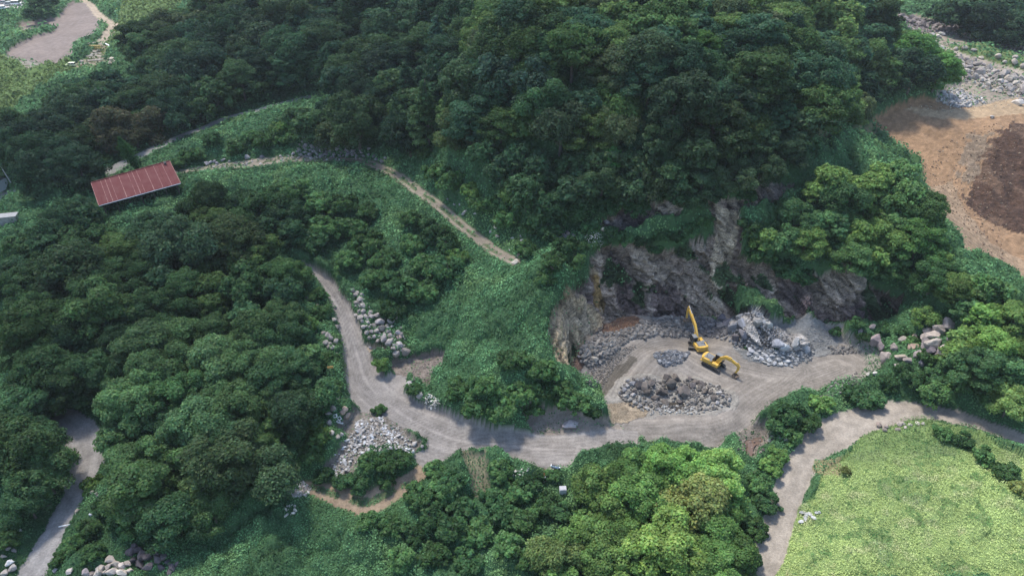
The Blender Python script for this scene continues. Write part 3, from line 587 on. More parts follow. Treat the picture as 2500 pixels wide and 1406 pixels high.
KEY = [(320,300,80,'round',(0.050,0.055,0.032),1),(1068,110,62,'cone',(0.030,0.066,0.045),1),(700,640,55,'round',(0.040,0.085,0.032),3),(1270,180,95,'round',(0.030,0.062,0.045),0),(1490,350,40,'tier',(0.050,0.140,0.045),0),
 (1730,95,60,'tier',(0.055,0.130,0.038),0),(1320,60,80,'round',(0.036,0.072,0.034),0),(1215,120,75,'round',(0.036,0.072,0.032),0),(2130,60,70,'tier',(0.030,0.060,0.028),0),(2290,170,60,'tier',(0.050,0.120,0.035),0),(2220,120,70,'tier',(0.045,0.110,0.035),0),
 (1690,1200,85,'round',(0.155,0.201,0.075),5),(1650,1110,70,'round',(0.098,0.196,0.057),5),(1750,1130,70,'round',(0.121,0.218,0.069),5),(1640,1310,90,'round',(0.115,0.190,0.057),5),(1470,1180,70,'round',(0.098,0.172,0.057),5),(1430,1290,75,'round',(0.086,0.161,0.052),5),(1500,1340,80,'round',(0.109,0.190,0.063),5),(1570,1200,75,'round',(0.081,0.161,0.052),5),
 (600,960,75,'round',(0.075,0.144,0.060),4),(420,940,70,'round',(0.045,0.100,0.040),4),(330,1170,85,'tier',(0.069,0.138,0.056),4),(400,1080,70,'round',(0.075,0.150,0.060),4),(560,1100,90,'round',(0.045,0.077,0.037),4),(640,1130,85,'round',(0.037,0.069,0.035),4),(530,850,75,'round',(0.069,0.131,0.060),4),(640,770,75,'round',(0.060,0.119,0.050),4),(60,950,75,'tier',(0.037,0.085,0.040),4),
 (2480,950,60,'round',(0.111,0.182,0.065),2),(2415,745,48,'tier',(0.078,0.156,0.046),2),(2430,820,60,'tier',(0.085,0.163,0.047),2),(2290,650,60,'round',(0.047,0.111,0.046),2),(2250,560,70,'tier',(0.058,0.130,0.044),2),(1500,60,60,'tier',(0.050,0.095,0.034),0),  # ridge crowns here also carry some sunlit brightness in their tint
 (1150,190,85,'round',(0.036,0.070,0.036),0),(1400,120,88,'tier',(0.044,0.090,0.034),0),(1560,140,85,'round',(0.034,0.062,0.034),0),(1650,240,85,'round',(0.030,0.058,0.034),0),(1850,200,92,'tier',(0.040,0.080,0.034),0),(1930,130,80,'round',(0.042,0.090,0.036),0),(1480,240,80,'round',(0.050,0.100,0.036),0),(1370,300,82,'round',(0.034,0.060,0.034),0),(1750,280,88,'tier',(0.038,0.072,0.034),0),(2010,170,70,'tier',(0.055,0.110,0.036),0),
 (900,180,80,'round',(0.026,0.050,0.032),1),(800,110,78,'tier',(0.034,0.070,0.034),1),(620,110,82,'round',(0.030,0.055,0.032),1),(500,180,80,'round',(0.024,0.052,0.034),1),(410,225,76,'tier',(0.032,0.062,0.030),1),(190,270,76,'round',(0.030,0.060,0.034),1),(90,340,80,'round',(0.026,0.056,0.034),1),(980,60,80,'round',(0.030,0.064,0.034),1),(700,60,72,'round',(0.040,0.072,0.036),1),(1110,300,62,'round',(0.044,0.070,0.030),1),
 (170,640,95,'tier',(0.036,0.070,0.034),3),(80,790,95,'tier',(0.036,0.078,0.030),3),(250,740,90,'round',(0.042,0.085,0.034),3),(450,610,85,'round',(0.032,0.062,0.034),3),(570,580,80,'tier',(0.044,0.074,0.034),3),(360,560,75,'round',(0.030,0.066,0.034),3),(350,830,85,'tier',(0.062,0.119,0.055),4),(235,880,66,'round',(0.062,0.138,0.062),4),(480,1020,80,'round',(0.055,0.112,0.053),4),(720,980,70,'round',(0.040,0.083,0.043),4),
 (1230,400,48,'round',(0.028,0.062,0.034),0),(1290,440,50,'round',(0.032,0.070,0.034),0),(1350,470,44,'round',(0.030,0.068,0.034),0),(1410,440,52,'round',(0.030,0.062,0.034),0),(1470,425,55,'round',(0.034,0.066,0.034),0),(1540,440,50,'round',(0.030,0.062,0.034),0),(1600,420,55,'round',(0.032,0.062,0.034),0),(1660,440,46,'round',(0.030,0.066,0.034),0),(1720,410,55,'tier',(0.030,0.062,0.034),0),(1790,400,55,'round',(0.034,0.060,0.032),0),(1860,380,58,'round',(0.032,0.062,0.034),0),(1925,350,56,'tier',(0.030,0.058,0.032),0),(1960,290,55,'tier',(0.030,0.060,0.032),0),
 (1180,350,46,'round',(0.030,0.068,0.034),0),(1400,490,30,'round',(0.036,0.080,0.036),0),(1310,500,30,'round',(0.036,0.080,0.036),0),(1480,475,28,'round',(0.030,0.070,0.034),0),(1560,475,26,'round',(0.030,0.070,0.034),0),(1700,455,30,'round',(0.030,0.065,0.034),0),(1640,400,48,'tier',(0.034,0.070,0.034),0),(1480,370,48,'round',(0.034,0.066,0.034),0),(1560,380,48,'round',(0.036,0.068,0.034),0),(1700,350,52,'round',(0.034,0.064,0.032),0),(1780,340,52,'round',(0.036,0.066,0.034),0),(1330,390,48,'round',(0.030,0.064,0.034),0),(1400,380,48,'round',(0.034,0.070,0.036),0),(1860,310,52,'tier',(0.034,0.066,0.034),0),(1620,320,52,'round',(0.036,0.068,0.034),0),(1280,360,48,'round',(0.030,0.066,0.036),0)]
KEEP = np.concatenate([np.c_[project(L_[:, 0], L_[:, 1], hgt(L_[:, 0], L_[:, 1]))] for L_ in
    (PATHU, PATH2, ROADL, ROADR, ROADTL, SANDT, ROAD, PITF, SPURG, DIRTA, DIRTB, DEBR, FIELDG, POOLB, CLIFF, LEFTW, UPROCK, REDR, GREYH, ROADR2, PLOUGH[0], PLOUGH[1], QUARR, ORANGE, WRECKG, YARDL, YARDTL, wpoly([(222,447),(414,393),(300,425),(400,462),(330,480),(241,502),(262,350),(330,395),(2270,830),(2200,880),(2300,860),(2160,880),(870,740),(940,790),(960,850),(800,830),(815,1010),(10,450),(20,545),(809,900),(1374,1195),(1357,1140)], 3.0),
     wpoly([(860,950),(900,930),(1300,1080),(1400,1090),(1700,1060),(1000,1010),(1100,1060),(830,740),(870,850),(1700,700),(1600,680),(1500,700),(1900,710),(2000,730),(2100,740),(1770,560),(1600,540),(1800,640)])) if len(L_)])
def slope_k(x, y):
    sl = math.hypot(float(base_h(np.array([x+4.0]), np.array([y]))[0]-base_h(np.array([x-4.0]), np.array([y]))[0])/8, float(base_h(np.array([x]), np.array([y+4.0]))[0]-base_h(np.array([x]), np.array([y-4.0]))[0])/8); return 1+min(.55, .45*sl)
KEEP = np.r_[KEEP, [(a, b, 900.0) for a, b in ((2160,985),(2240,978),(2320,992),(2400,1016),(2480,1048),(2290,800),(2310,840),(2270,880),(2130,880), (60,75),(100,62),(130,72),(180,50),(90,110),(150,120),(200,100),(40,125),(160,80),(185,1045),(170,1075),(225,1075),(235,1110),(190,1100),(205,1160),(180,1200))]]
def covers(x, y, s, slack=.95):
    px, py, d = project(x, y, hgt(x, y)+4.3*s); r = 5.0*s*FPX/d*slack
    return bool(np.any((((KEEP[:, 0]-px)/r)**2+((KEEP[:, 1]-py)/(r*1.0))**2 < 1) & (KEEP[:, 2] > d-3)))
def dart(P, n, sp, xy, rg, inset=0.0):
    """darts thrown into a world outline, none closer than sp (one number, or sp(y)) to another"""
    lo = P.min(0); hi = P.max(0); out = list(xy); res = []
    for _ in range(n):
        p = lo+rg.random(2)*(hi-lo)
        if not inpoly(np.array([p[0]]), np.array([p[1]]), P)[0]: continue
        s = sp(p[1])/slope_k(p[0], p[1]) if callable(sp) else sp
        if inset and polydist(p[:1], p[1:], P, True)[0][0] < inset*s: continue
        if out and np.min(np.hypot(*(np.array(out)-p).T)) < s: continue
        out.append(tuple(p)); res.append(tuple(p))
    return res
for (px, py, r, kd, tc, z) in KEY:
    x, y = hit([px], [py+r*.2], 6.0); x, y = float(x[0]), float(y[0]); d = project(x, y, hgt(x, y))[2]
    trees.append([x, y, max(.6, r*d/FPX/5.0), kd, tc, z])
zr = np.random.default_rng(5)
for zi, (nm, poly, sp, (s0, s1), tk) in enumerate(ZONES):
    P = wpoly(poly, 7.5); tries = 5200
    spf = (lambda y, sp=sp: sp*(.72 if y < 150 else .85 if y < 190 else 1.0 if y < 235 else 1.15))
    for p in dart(P, tries, spf, [(t[0], t[1]) for t in trees], zr, .30):
        if not ok_place(p[0], p[1]): continue
        s = spf(p[1])/sp*zr.uniform(s0*.8, s1*1.12)*1.25; kd = 'tier' if zr.random() < (.55 if tk in ('hill', 'ridge') else .42) else 'round'
        if tk in ('back',) and zr.random() < .06: kd = 'cone'
        if covers(p[0], p[1], s):
            s *= .72
            if covers(p[0], p[1], s): continue
        gzn = vn(p[0]/14, p[1]/14, 2); t = TINT[tk][int(min(.999, max(0, gzn*.7+zr.random()*.45-.08))*len(TINT[tk]))]
        trees.append([p[0], p[1], s, kd, t, zi])
# which of them show: those whose crown top is hidden by ground are dropped
def seen(x, y, z):
    px, py, d = project(x, y, z); t = np.linspace(.3, .97, 60); X = x*t; Y = y*t; Z = CAM_H+(z-CAM_H)*t
    return not np.any(hgt(X, np.maximum(Y, 37)) > Z) and -120 < px < 2620 and -120 < py < 1530
vis = [t for t in trees if seen(t[0], t[1], float(hgt(t[0], t[1]))+8*t[2])]
hid = [t for t in trees if t not in vis]
vis.sort(key=lambda t: -t[2]/np.hypot(t[1], 60))
print('TREES', len(trees), 'visible', len(vis))
THINGS, REST = vis[:300], vis[300:]+[t for t in hid if abs(t[0]) < half(t[1])*.85]

ORD = ['first','second','third','fourth','fifth','sixth','seventh','eighth','ninth','tenth','eleventh','twelfth','thirteenth','fourteenth','fifteenth','sixteenth','seventeenth','eighteenth','nineteenth','twentieth']
def ordn(i):
    if i < 20: return ORD[i]
    return ('twenty ' if i < 29 else 'thirty ' if i < 39 else 'forty ')+ORD[(i-20) % 10 if i < 29 else (i-30+1) % 10]
def tone(c):
    l = c[1]
    if c[0] > c[1]*.85: return 'brownish'
    if l > .125: return 'yellow green'
    if l > .095: return 'bright green'
    if l > .072: return 'mid green'
    return 'dark green'
SHAPE = {'round': 'rounded', 'tier': 'layered', 'cone': 'feathery', 'bush': 'leafy'}
def row_labels(items, band, fmt):
    """items: dicts with px, py; gives each one a phrase made of its row and its place in that row"""
    ys = sorted(i['py'] for i in items); n = len(items); nb = max(1, math.ceil(n/band))
    cuts = [ys[int(k*n/nb)] for k in range(1, nb)]
    rows = [[] for _ in range(nb)]
    for it in items: rows[sum(it['py'] >= c for c in cuts)].append(it)
    for r, row in enumerate(rows):
        row.sort(key=lambda i: i['px'])
        rn = '' if nb == 1 else ('back row' if r == 0 else 'front row' if r == nb-1 else f'{ORD[r]} row')
        for k, it in enumerate(row): it['label'] = fmt(it, ordn(k), rn)
def plant(kind, x, y, z, s, col, rz, name, part, stem, vi=None):
    me, tr = KINDS[kind][vi if vi is not None else 0]
    e = empty(name, (x, y, z), rz)
    c = link(part, me, e); c.color = (col[0]*1.30, col[1]*1.24, col[2]*1.12, 1); c.scale = (s, s, s*(1.0))
    t = link(stem, tr, e); t.scale = (s, s, s)
    return e
items = []
for k, (x, y, s, kd, tc, zi) in enumerate(THINGS):
    z = float(hgt(x, y))-((k*.618) % 1)*2.2*s+.3; v = k % len(KINDS[kd]); e = plant(kd, x, y, z, s, tc, (k*1.93) % 6.28, {'round': 'broadleaf_tree', 'tier': 'layered_tree', 'cone': 'conifer_tree'}[kd], 'crown', 'trunk', v)
    px, py, d = project(x, y, z+7*s); items.append(dict(o=e, px=float(px), py=float(py), kd=kd, tc=tc, zi=zi))
for zi, zn in enumerate(ZONES):
    its = [i for i in items if i['zi'] == zi]
    if not its: continue
    row_labels(its, 14, lambda it, o, rn: f"{tone(it['tc'])} {SHAPE[it['kd']]} tree, {o} from left" + (f", {rn}" if rn else '') + f" of {zn[0]}")
    for it in its: tag(it['o'], it['label'], 'tree', 'trees of '+zn[0])
# the remaining far trees: one mass
def gn_scatter(name, pts, rots, scs, cols_, meshes, pick):
    """an object that instances foliage meshes on its own points (used only for uncountable growth)"""
    pass
def join_instances(name, lst, reduce=1):
    Vs, Fs, Cs = [], [], []; off = 0
    for (x, y, s, kd, tc, zi) in lst:
        me = KINDS[kd][int(abs(x)*7) % len(KINDS[kd])][0]; n = len(me.vertices); v = np.empty(n*3, np.float32); me.vertices.foreach_get('co', v); v = v.reshape(-1, 4, 3)
        c = np.empty(n*4, np.float32); me.color_attributes['col'].data.foreach_get('color', c); c = c.reshape(-1, 4, 4)
        v = v[::reduce]; c = c[::reduce]; ctr = v.mean(1, keepdims=True); v = ctr+(v-ctr)*(reduce**.5)
        a = (x*3.1) % 6.28; ca, sa = math.cos(a), math.sin(a); M = np.array([[ca, -sa, 0], [sa, ca, 0], [0, 0, 1]])*s
        v = v.reshape(-1, 3) @ M.T+np.array([x, y, float(hgt(x, y))]); Vs.append(v); Cs.append(c.reshape(-1, 4)[:, :3]*np.array(tc)*np.array([1.30, 1.24, 1.12])); Fs.append(np.arange(len(v)).reshape(-1, 4)+off); off += len(v)
    o = link(name, mesh_np(name, np.concatenate(Vs), np.concatenate(Fs), np.concatenate(Cs), [M_LEAF])); o.color = (1, 1, 1, 1); return o
if REST:
    tag(join_instances('distant_forest', REST, 4), 'dark mass of further trees filling the back of the forest', 'forest', None, 'stuff')

# ------------------------------------------------------------ ground growth
def scatter_ground(name, dens, size, colf, lift, tilt, cap, region=None, seed=1, mat=None, asp=.55, ymax=480):
    rg = np.random.default_rng(seed)
    cell = .25*(Ys[:-1, None]*0+np.diff(Ys)[:, None])*4*(np.diff(Ss)[None, :]*half(Ys[:-1])[:, None])  # area of each cell
    sz = size*np.clip(GY[:-1, :-1]/105, .75, 3.2); lam = dens*VEG[:-1, :-1]*cell/(sz*sz)
    if region is not None: lam = lam*region[:-1, :-1]
    px, py, d = project(GX[:-1, :-1], GY[:-1, :-1], H[:-1, :-1]); lam = lam*((px > -150) & (px < 2650) & (py > -60) & (py < 1500) & (GY[:-1, :-1] < ymax))
    tot = lam.sum(); lam = lam*min(1, cap/max(tot, 1)); k = rg.poisson(lam); j, i = np.nonzero(k); rep = k[j, i]; j = np.repeat(j, rep); i = np.repeat(i, rep); n = len(j)
    fj = rg.random(n); fi = rg.random(n); y = Ys[j]*(1-fj)+Ys[j+1]*fj; x = (Ss[i]*(1-fi)+Ss[i+1]*fi)*half(y); z = hgt(x, y); e = .35
    nn = nrm(np.stack([-(hgt(x+e, y)-hgt(x-e, y))/(2*e), -(hgt(x, y+e)-hgt(x, y-e))/(2*e), np.ones(n)], 1))
    s = sz[j, i]; tall = .55+1.9*np.clip(fbm(x, y, 3.2, 3, 5)-.48, 0, .3)/.3; P = np.stack([x, y, z], 1)+nn*(rg.random(n)**1.5*lift*tall*s/size+.02)[:, None]
    Nn = nrm(nn+rg.normal(size=(n, 3))*tilt)
    V, F = leaf_quads(P, Nn, s*rg.uniform(.6, 1.4, n), rg, asp)
    c = colf(x, y, rg, n); print(name, n, 'wanted', int(tot))
    return link(name, mesh_np(name, V, F, np.repeat(c, 4, 0), [mat or M_VINE]))
inF = FIELDG
def col_vine(x, y, rg, n):
    a = fbm(x, y, 7, 4, 1); b = fbm(x, y, 1.6, 2, 3); base = np.array([.072, .155, .068])[None]*np.ones((n, 1))
    base = base*(1+(a-.5)*1.9)[:, None]; yel = np.clip((a-.56)*5, 0, 1)[:, None]; base = base*(1-yel)+np.array([.110, .185, .074])*yel
    tl = inpoly(x, y, GRASSTL)[:, None]; base = np.where(tl, np.array([.085, .125, .045])*(.7+.6*a)[:, None], base)
    sh = np.exp(-((x-8)**2+(y-112)**2)/(2*16**2))[:, None]; _, _, ci = worley(x, y, 5.2, 4); _, _, cj = worley(x, y*.9, 2.0, 1); base = base*(1+.25*sh)*(.72+.34*ci+.26*cj)[:, None]
    return base*rg.uniform(.6, 1.45, (n, 1))*(.65+.7*b)[:, None]
def col_field(x, y, rg, n):
    a = fbm(x, y, 9, 4, 2); b = fbm(x, y, 2.0, 3, 4); c = np.array([.32, .395, .15])*(.6+.8*a)[:, None]; tf = (fbm(x, y, 1.3, 3, 1) > .67)[:, None]; c = np.where(tf, c*np.array([.35, .5, .45]), c); c = np.where(((a < .40) & (b > .42))[:, None], c*np.array([.55, .72, .7]), c)
    dry = np.clip((b-.55)*5, 0, 1)[:, None]; c = c*(1-.6*dry)+np.array([.44, .42, .25])*.6*dry
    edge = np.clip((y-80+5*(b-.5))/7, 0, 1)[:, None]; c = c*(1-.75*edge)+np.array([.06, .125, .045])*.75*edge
    return c*rg.uniform(.7, 1.3, (n, 1))
notf = ~inpoly(GX, GY, FIELDG)
o = scatter_ground('undergrowth', 1.9, .34, col_vine, .45, .55, 620000, notf, 3); tag(o, 'dense green vines and weeds covering the open slopes', 'undergrowth', None, 'stuff')
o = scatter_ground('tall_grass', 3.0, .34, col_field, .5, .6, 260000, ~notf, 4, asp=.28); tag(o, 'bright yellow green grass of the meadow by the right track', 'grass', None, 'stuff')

# shrubs one can tell apart, standing on the slopes and along the roads (photo x, photo y, radius in photo pixels, tint)
BG, BD, BB, BY = (.055,.118,.046), (.038,.088,.038), (.08,.155,.05), (.11,.14,.05)
SHRUBS = [('the shrubs below the upper track', [(900,600,45,BG),(940,640,38,BG),(860,560,36,BG),(1060,570,42,BD),(1090,600,34,BD),(1010,600,34,BG),(1040,650,40,BG),(1090,660,44,BD),(980,700,48,BD),(1030,715,42,BG),(920,680,36,BG),(850,640,34,BG),(800,560,44,BG),(1115,630,30,BB),(780,500,38,BG),(720,470,40,BG),(840,500,36,BG),(900,520,30,BG),(760,590,40,BD),(1000,540,30,BG),(670,480,34,BD),(960,760,32,BD),(1060,700,30,BD)]),
 ('the shrubs between two upper tracks', [(640,345,28,BG),(690,315,28,BB),(580,360,26,BG),(520,345,26,BD),(470,380,26,BG),(700,340,26,BG),(610,335,22,BG),(440,400,20,BG)]),
 ('the bushes beside the track end', [(1280,610,30,BG),(1350,640,32,BG),(1330,680,28,BG),(1400,640,30,BG),(1380,600,30,BD),(1300,560,26,BG),(1420,600,26,BD),(1100,440,40,BG),(1060,420,30,BG),(1180,500,36,BG),(1240,530,40,BG),(1290,500,40,BD),(1150,470,30,BB),(1040,370,30,BG),(1340,570,30,BD)]),
 ('the bushes on the cliff', [(1530,580,26,BD),(1570,590,24,BD),(1610,575,24,BD),(1650,580,22,BD),(1690,560,24,BD),(1600,610,20,BD),(1720,540,22,BG),(1830,560,34,BD),(1850,620,36,BD),(1910,650,34,BD),(1880,600,34,BD),(1960,680,30,BD),(1470,590,22,BD),(1490,565,18,BD),(1440,560,24,BD),(1750,480,26,BD),(1820,480,28,BD),(1560,500,24,BD)]),
 ('the bushes on the spur', [(1320,900,40,BG),(1350,950,40,BG),(1390,970,38,BG),(1420,990,32,BG),(1280,960,42,BG),(1220,1000,40,BG),(1160,990,36,BG),(1300,1000,30,BG),(1180,940,36,BG),(1250,880,36,BG),(1120,950,34,BG),(1450,1005,24,BD)]),
 ('the bushes right of the pit', [(1925,1010,38,BD),(1960,1025,36,BG),(2000,985,30,BB),(1900,1040,28,BD),(1935,1060,30,BG),(2110,975,38,BD),(2080,960,28,BD),(2165,935,28,BD),(2230,925,30,BD),(2285,925,32,BD),(2340,935,32,BG),(2125,985,18,BG),(2200,900,22,BD),(2110,820,22,BD),(2150,800,22,BD),(2200,810,20,BD),(2230,840,22,BG),(2410,975,30,BG),(2040,810,16,BD),(2090,790,20,BD),(2260,870,22,BG)]),
 ('the bushes along the right track', [(1880,1140,30,BB),(1850,1180,32,BG),(1900,1110,26,BB),(1870,1230,34,BD),(1840,1290,34,BG),(1820,1360,34,BD),(2300,1055,24,BG),(2350,1075,26,BD),(2400,1110,28,BG),(2450,1150,30,BG),(2490,1190,26,BY),(2062,1150,14,BY)]),
 ('the bushes below the gravel road', [(1060,1150,30,BG),(1100,1180,38,BD),(1120,1230,42,BD),(1080,1200,36,BG),(1220,1150,34,BG),(1260,1200,38,BG),(1230,1250,40,BD),(1280,1270,38,BG),(1300,1180,34,BD),(1330,1230,34,BG),(1170,1300,40,BG),(1100,1290,42,BD),(1050,1260,36,BD),(1020,1210,36,BG),(960,1280,36,BG),(1240,1330,38,BG),(1290,1360,38,BG),(1140,1370,40,BD),(1060,1350,38,BG),(980,1360,34,BG),(1200,1210,30,BD),(1350,1160,20,BG),(900,1270,30,BG),(1370,1250,30,BD),(1010,1310,30,BD)]),
 ('the bushes round the rubble heap', [(900,1130,30,BG),(950,1130,32,BG),(985,1120,26,BG),(880,1180,30,BD),(940,1170,28,BG),(840,1175,26,BD),(790,1160,26,BD),(930,890,22,BB),(925,1000,18,BG),(1010,950,20,BG),(780,1060,34,BB),(760,1110,34,BG),(790,990,26,BD),(815,950,26,BG),(800,880,30,BG),(790,760,24,BG),(770,720,26,BG),(740,800,36,BB),(750,860,36,BG)]),
 ('the bushes beside the lower left road', [(230,1180,26,BB),(270,1230,34,BD),(300,1270,36,BD),(220,1290,30,BG),(180,1330,28,BG),(100,1180,34,BD),(40,1230,34,BG),(20,1320,30,BG),(330,1290,34,BG),(370,1240,34,BD),(150,1360,24,BG),(230,1350,28,BG),(60,1150,36,BD)])]
for nm, lst in SHRUBS:
    its = []
    for k, (px, py, r, tc) in enumerate(lst):
        x, y = hit([px], [py+r*.3]); x, y = float(x[0]), float(y[0]); z = float(hgt(x, y)); d = project(x, y, z)[2]
        e = plant('bush', x, y, z, r*d/FPX/1.5, tc, (k*2.1+r) % 6.28, 'shrub', 'foliage', 'stem', k % 4); its.append(dict(o=e, px=px, py=py, tc=tc))
    row_labels(its, 9, lambda it, o, rn: f"{tone(it['tc'])} shrub, {o} from left" + (f", {rn}" if rn else '') + f" of {nm}")
    for it in its: tag(it['o'], it['label'], 'shrub', nm.replace('the ', '', 1))
# ------------------------------------------------------------ rocks
def ico(sub):
    import bmesh
    bm = bmesh.new(); bmesh.ops.create_icosphere(bm, subdivisions=sub, radius=1); v = np.array([p.co[:] for p in bm.verts]); f = np.array([[q.index for q in p.verts] for p in bm.faces]); bm.free(); return v, f
IV, IF = ico(3); IV2, IF2 = ico(2)
def rock_mesh(name, seed, cuts=14, flat=(1, 1, .75), rough=.04, low=False, round_=0.0):
    rg = np.random.default_rng(seed); v0, f0 = (IV2, IF2) if low else (IV, IF)
    gi = np.arange(cuts)+.5; ph = np.arccos(1-2*gi/cuts); th = np.pi*(1+5**.5)*gi; n = nrm(np.stack([np.cos(th)*np.sin(ph), np.sin(th)*np.sin(ph), np.cos(ph)], 1)+rg.normal(size=(cuts, 3))*.30); d = rg.uniform(.5, .92, cuts); dots = v0 @ n.T
    r = np.min(np.where(dots > .05, d/np.maximum(dots, .05), 9), 1); r = np.minimum(r, 1.25); r = r*(1-round_)+round_*.9
    v = v0*r[:, None]*np.array(flat)*(1+rg.normal(size=(len(v0), 1))*rough)
    c = np.ones((len(v), 3))*(1+.25*np.clip(v[:, 2:3], -1, 1)*0+rg.normal(size=(len(v), 1))*.04)
    return mesh_np(name, v, f0, c, [M_ROCK])
RK = {'ang': [rock_mesh('boulder', 500+i, 11, (1, .85, .75), .012) for i in range(8)],
      'rnd': [rock_mesh('boulder', 540+i, 20, (1, .9, .8), .010, False, .18) for i in range(6)],
      'slab': [rock_mesh('stone_slab', 560+i, 12, (1, .75, .30), .012) for i in range(6)],
      'crag': [rock_mesh('crag', 580+i, 10, (1, .8, .85), .015) for i in range(6)]}
def cov(poly): return wpoly(poly)
ROCKN = 0
def put_rock(kind, x, y, r, c, name, rz=None, sink=.25, tilt=.35, sc=(1, 1, 1)):
    global ROCKN
    ROCKN += 1; rg = random.Random(ROCKN*13)
    me = RK[kind][ROCKN % len(RK[kind])]; o = link(name, me, None, (x, y, float(hgt(x, y))+r*(.72 if kind != 'slab' else .3)*(1-sink*2)+0.02*r))
    o.scale = (r*sc[0]*rg.uniform(.85, 1.15), r*sc[1]*rg.uniform(.85, 1.15), r*sc[2]*rg.uniform(.85, 1.15))
    o.rotation_euler = (rg.uniform(-tilt, tilt), rg.uniform(-tilt, tilt), rg.uniform(0, 6.28) if rz is None else rz)
    k = rg.uniform(.85, 1.15); o.color = (c[0]*k, c[1]*k, c[2]*k*rg.uniform(.95, 1.05), 1); return o
def mw(px, py, rpx):   # radius in metres of something rpx photo pixels in radius standing there
    x, y = hit([px], [py]); x, y = float(x[0]), float(y[0]); return x, y, rpx*project(x, y, hgt(x, y))[2]/FPX
STONE, WARM, PALE, DARK, BLUE = (.27, .24, .215), (.30, .24, .185), (.40, .38, .35), (.095, .078, .08), (.24, .25, .265)
def tone_r(c):
    m = sum(c)/3
    return 'dark' if m < .13 else 'pale' if m > .34 else 'bluish grey' if c[2] > c[0]*1.03 else 'tan' if c[0] > c[2]*1.5 else 'grey'
GROUPS = []
def rock_group(place, noun, cat, kind, pts, name='boulder', col=STONE, **kw):
    """pts: (photo x, photo y, radius px[, colour]) of boulders one can tell apart"""
    its = []
    for p in pts:
        x, y, r = mw(p[0], p[1], p[2]); c = p[3] if len(p) > 3 else col; o = put_rock(kind, x, y, r, c, name, **kw); its.append(dict(o=o, px=p[0], py=p[1], r=r, c=c))
    GROUPS.append((place, noun, cat, its))
def rock_fill(place, noun, cat, kind, poly, n, r0, r1, sp, name='boulder', col=STONE, seed=1, cols=None, **kw):
    P = wpoly(poly); rg = np.random.default_rng(seed); its = []
    for (x, y) in dart(P, n*14, sp, [], rg)[:n]:
        r = rg.uniform(r0, r1)**1.0*(1.25 if rg.random() < .12 else 1); c = col if cols is None else cols[int(rg.integers(len(cols)))]
        o = put_rock(kind, float(x), float(y), float(r), c, name, **kw); px, py, d = project(x, y, hgt(x, y)); its.append(dict(o=o, px=float(px), py=float(py), r=r, c=c))
    GROUPS.append((place, noun, cat, its))
rock_group('beside the gravel road bend', 'boulder', 'boulder', 'rnd', [(862,712,8),(868,722,9),(878,735,11),(872,716,7),(884,722,8),(872,742,9),(876,762,6),(886,748,9),(888,762,9),(905,765,7),(870,772,8),(880,778,10),(893,776,8),(902,770,7),(906,775,9),(917,773,9),(923,770,8),
 (929,790,15,STONE),(934,806,12),(914,796,8),(956,786,13),(965,777,10),(955,768,7),(888,800,9),(895,815,9),(907,812,9),(920,810,9),(938,829,12),(953,823,11),(949,812,8),(972,815,10),(980,819,9),(924,834,9),(950,839,13),(975,845,12),(961,852,8),(991,863,15),(966,867,13),(974,826,9,(.28,.2,.17)),(904,850,5),(902,826,6),(914,824,7),(884,786,6),(899,788,6),(940,778,7),(978,803,6),(945,799,8),(930,774,6)], col=(.30,.26,.23))
rock_group('along the left road edge', 'boulder', 'boulder', 'rnd', [(775,750,7),(804,762,8),(816,782,8),(822,800,9),(790,815,8),(800,820,9),(808,828,9),(795,838,9),(806,842,8),(820,836,10),(803,848,7),(812,850,7),(821,870,10),(808,868,7),(828,960,6),(824,972,9),(813,1000,11),(803,1012,10),(804,1035,9),(843,1000,9,(.36,.26,.2)),(838,1010,11,(.36,.26,.2)),(848,1018,10,(.34,.25,.2)),(810,1058,10),(825,1068,8),(835,1062,7),(818,752,6),(750,728,5)], col=(.28,.245,.21))
rock_group('at the road junction', 'boulder', 'boulder', 'rnd', [(1001,948,16),(1024,968,14),(1012,1085,9),(1031,1091,6),(890,1196,7),(1003,933,6)], col=(.31,.28,.25))
rock_group('on the bare verge above the road', 'flat boulder', 'boulder', 'slab', [(1391,1040,24,(.38,.33,.3))], rz=.1, tilt=.05, sink=.1, sc=(1, .7, 1.2))
rock_group('beside the upper track', 'boulder', 'boulder', 'ang', [(505,402,7),(515,398,6),(524,396,5),(530,400,5),(545,392,5),(603,388,8),(640,385,7),(560,396,4),(715,378,6),(727,372,5),(735,380,6),(745,374,5),(757,380,7),(765,372,6),(775,378,6),(785,370,7),(795,378,7),(805,372,7),(815,380,6),(822,366,7),(835,374,7),(845,368,5),(850,378,7),(860,372,6),(780,355,7),(800,352,6),(825,358,6),(760,358,5),(740,362,6),(840,350,6),(870,380,5),(900,380,5),(912,383,6),(918,391,7),(932,397,8),(940,388,5),(745,340,6),(900,366,5)], col=(.27,.245,.24))
rock_group('near the track end', 'stone', 'boulder', 'slab', [(1134,520,10),(1093,487,5),(1110,500,5),(1122,500,4),(1160,522,5),(1212,553,9),(1197,566,6),(1215,578,9,WARM),(1250,582,6),(1272,577,5),(1275,590,8),(1283,598,7),(1230,592,5),(1245,612,5),(1266,625,8,WARM),(1256,641,13,(.42,.36,.28)),(1276,585,5),(1349,655,8,(.2,.15,.15)),(1345,662,6),(1297,575,5)], col=(.30,.28,.26), tilt=.5, sc=(1, 1, 1.5))
rock_group('on the ledge beside the cliff', 'boulder', 'boulder', 'ang', [(1345,585,6),(1355,582,8),(1367,585,8),(1378,580,9),(1388,575,8,WARM),(1395,585,8),(1392,596,9,WARM),(1385,568,7),(1400,577,6),(1372,572,7),(1360,592,6),(1337,583,6),(1471,562,9,(.4,.34,.26)),(1480,545,7)], col=(.20,.175,.17))
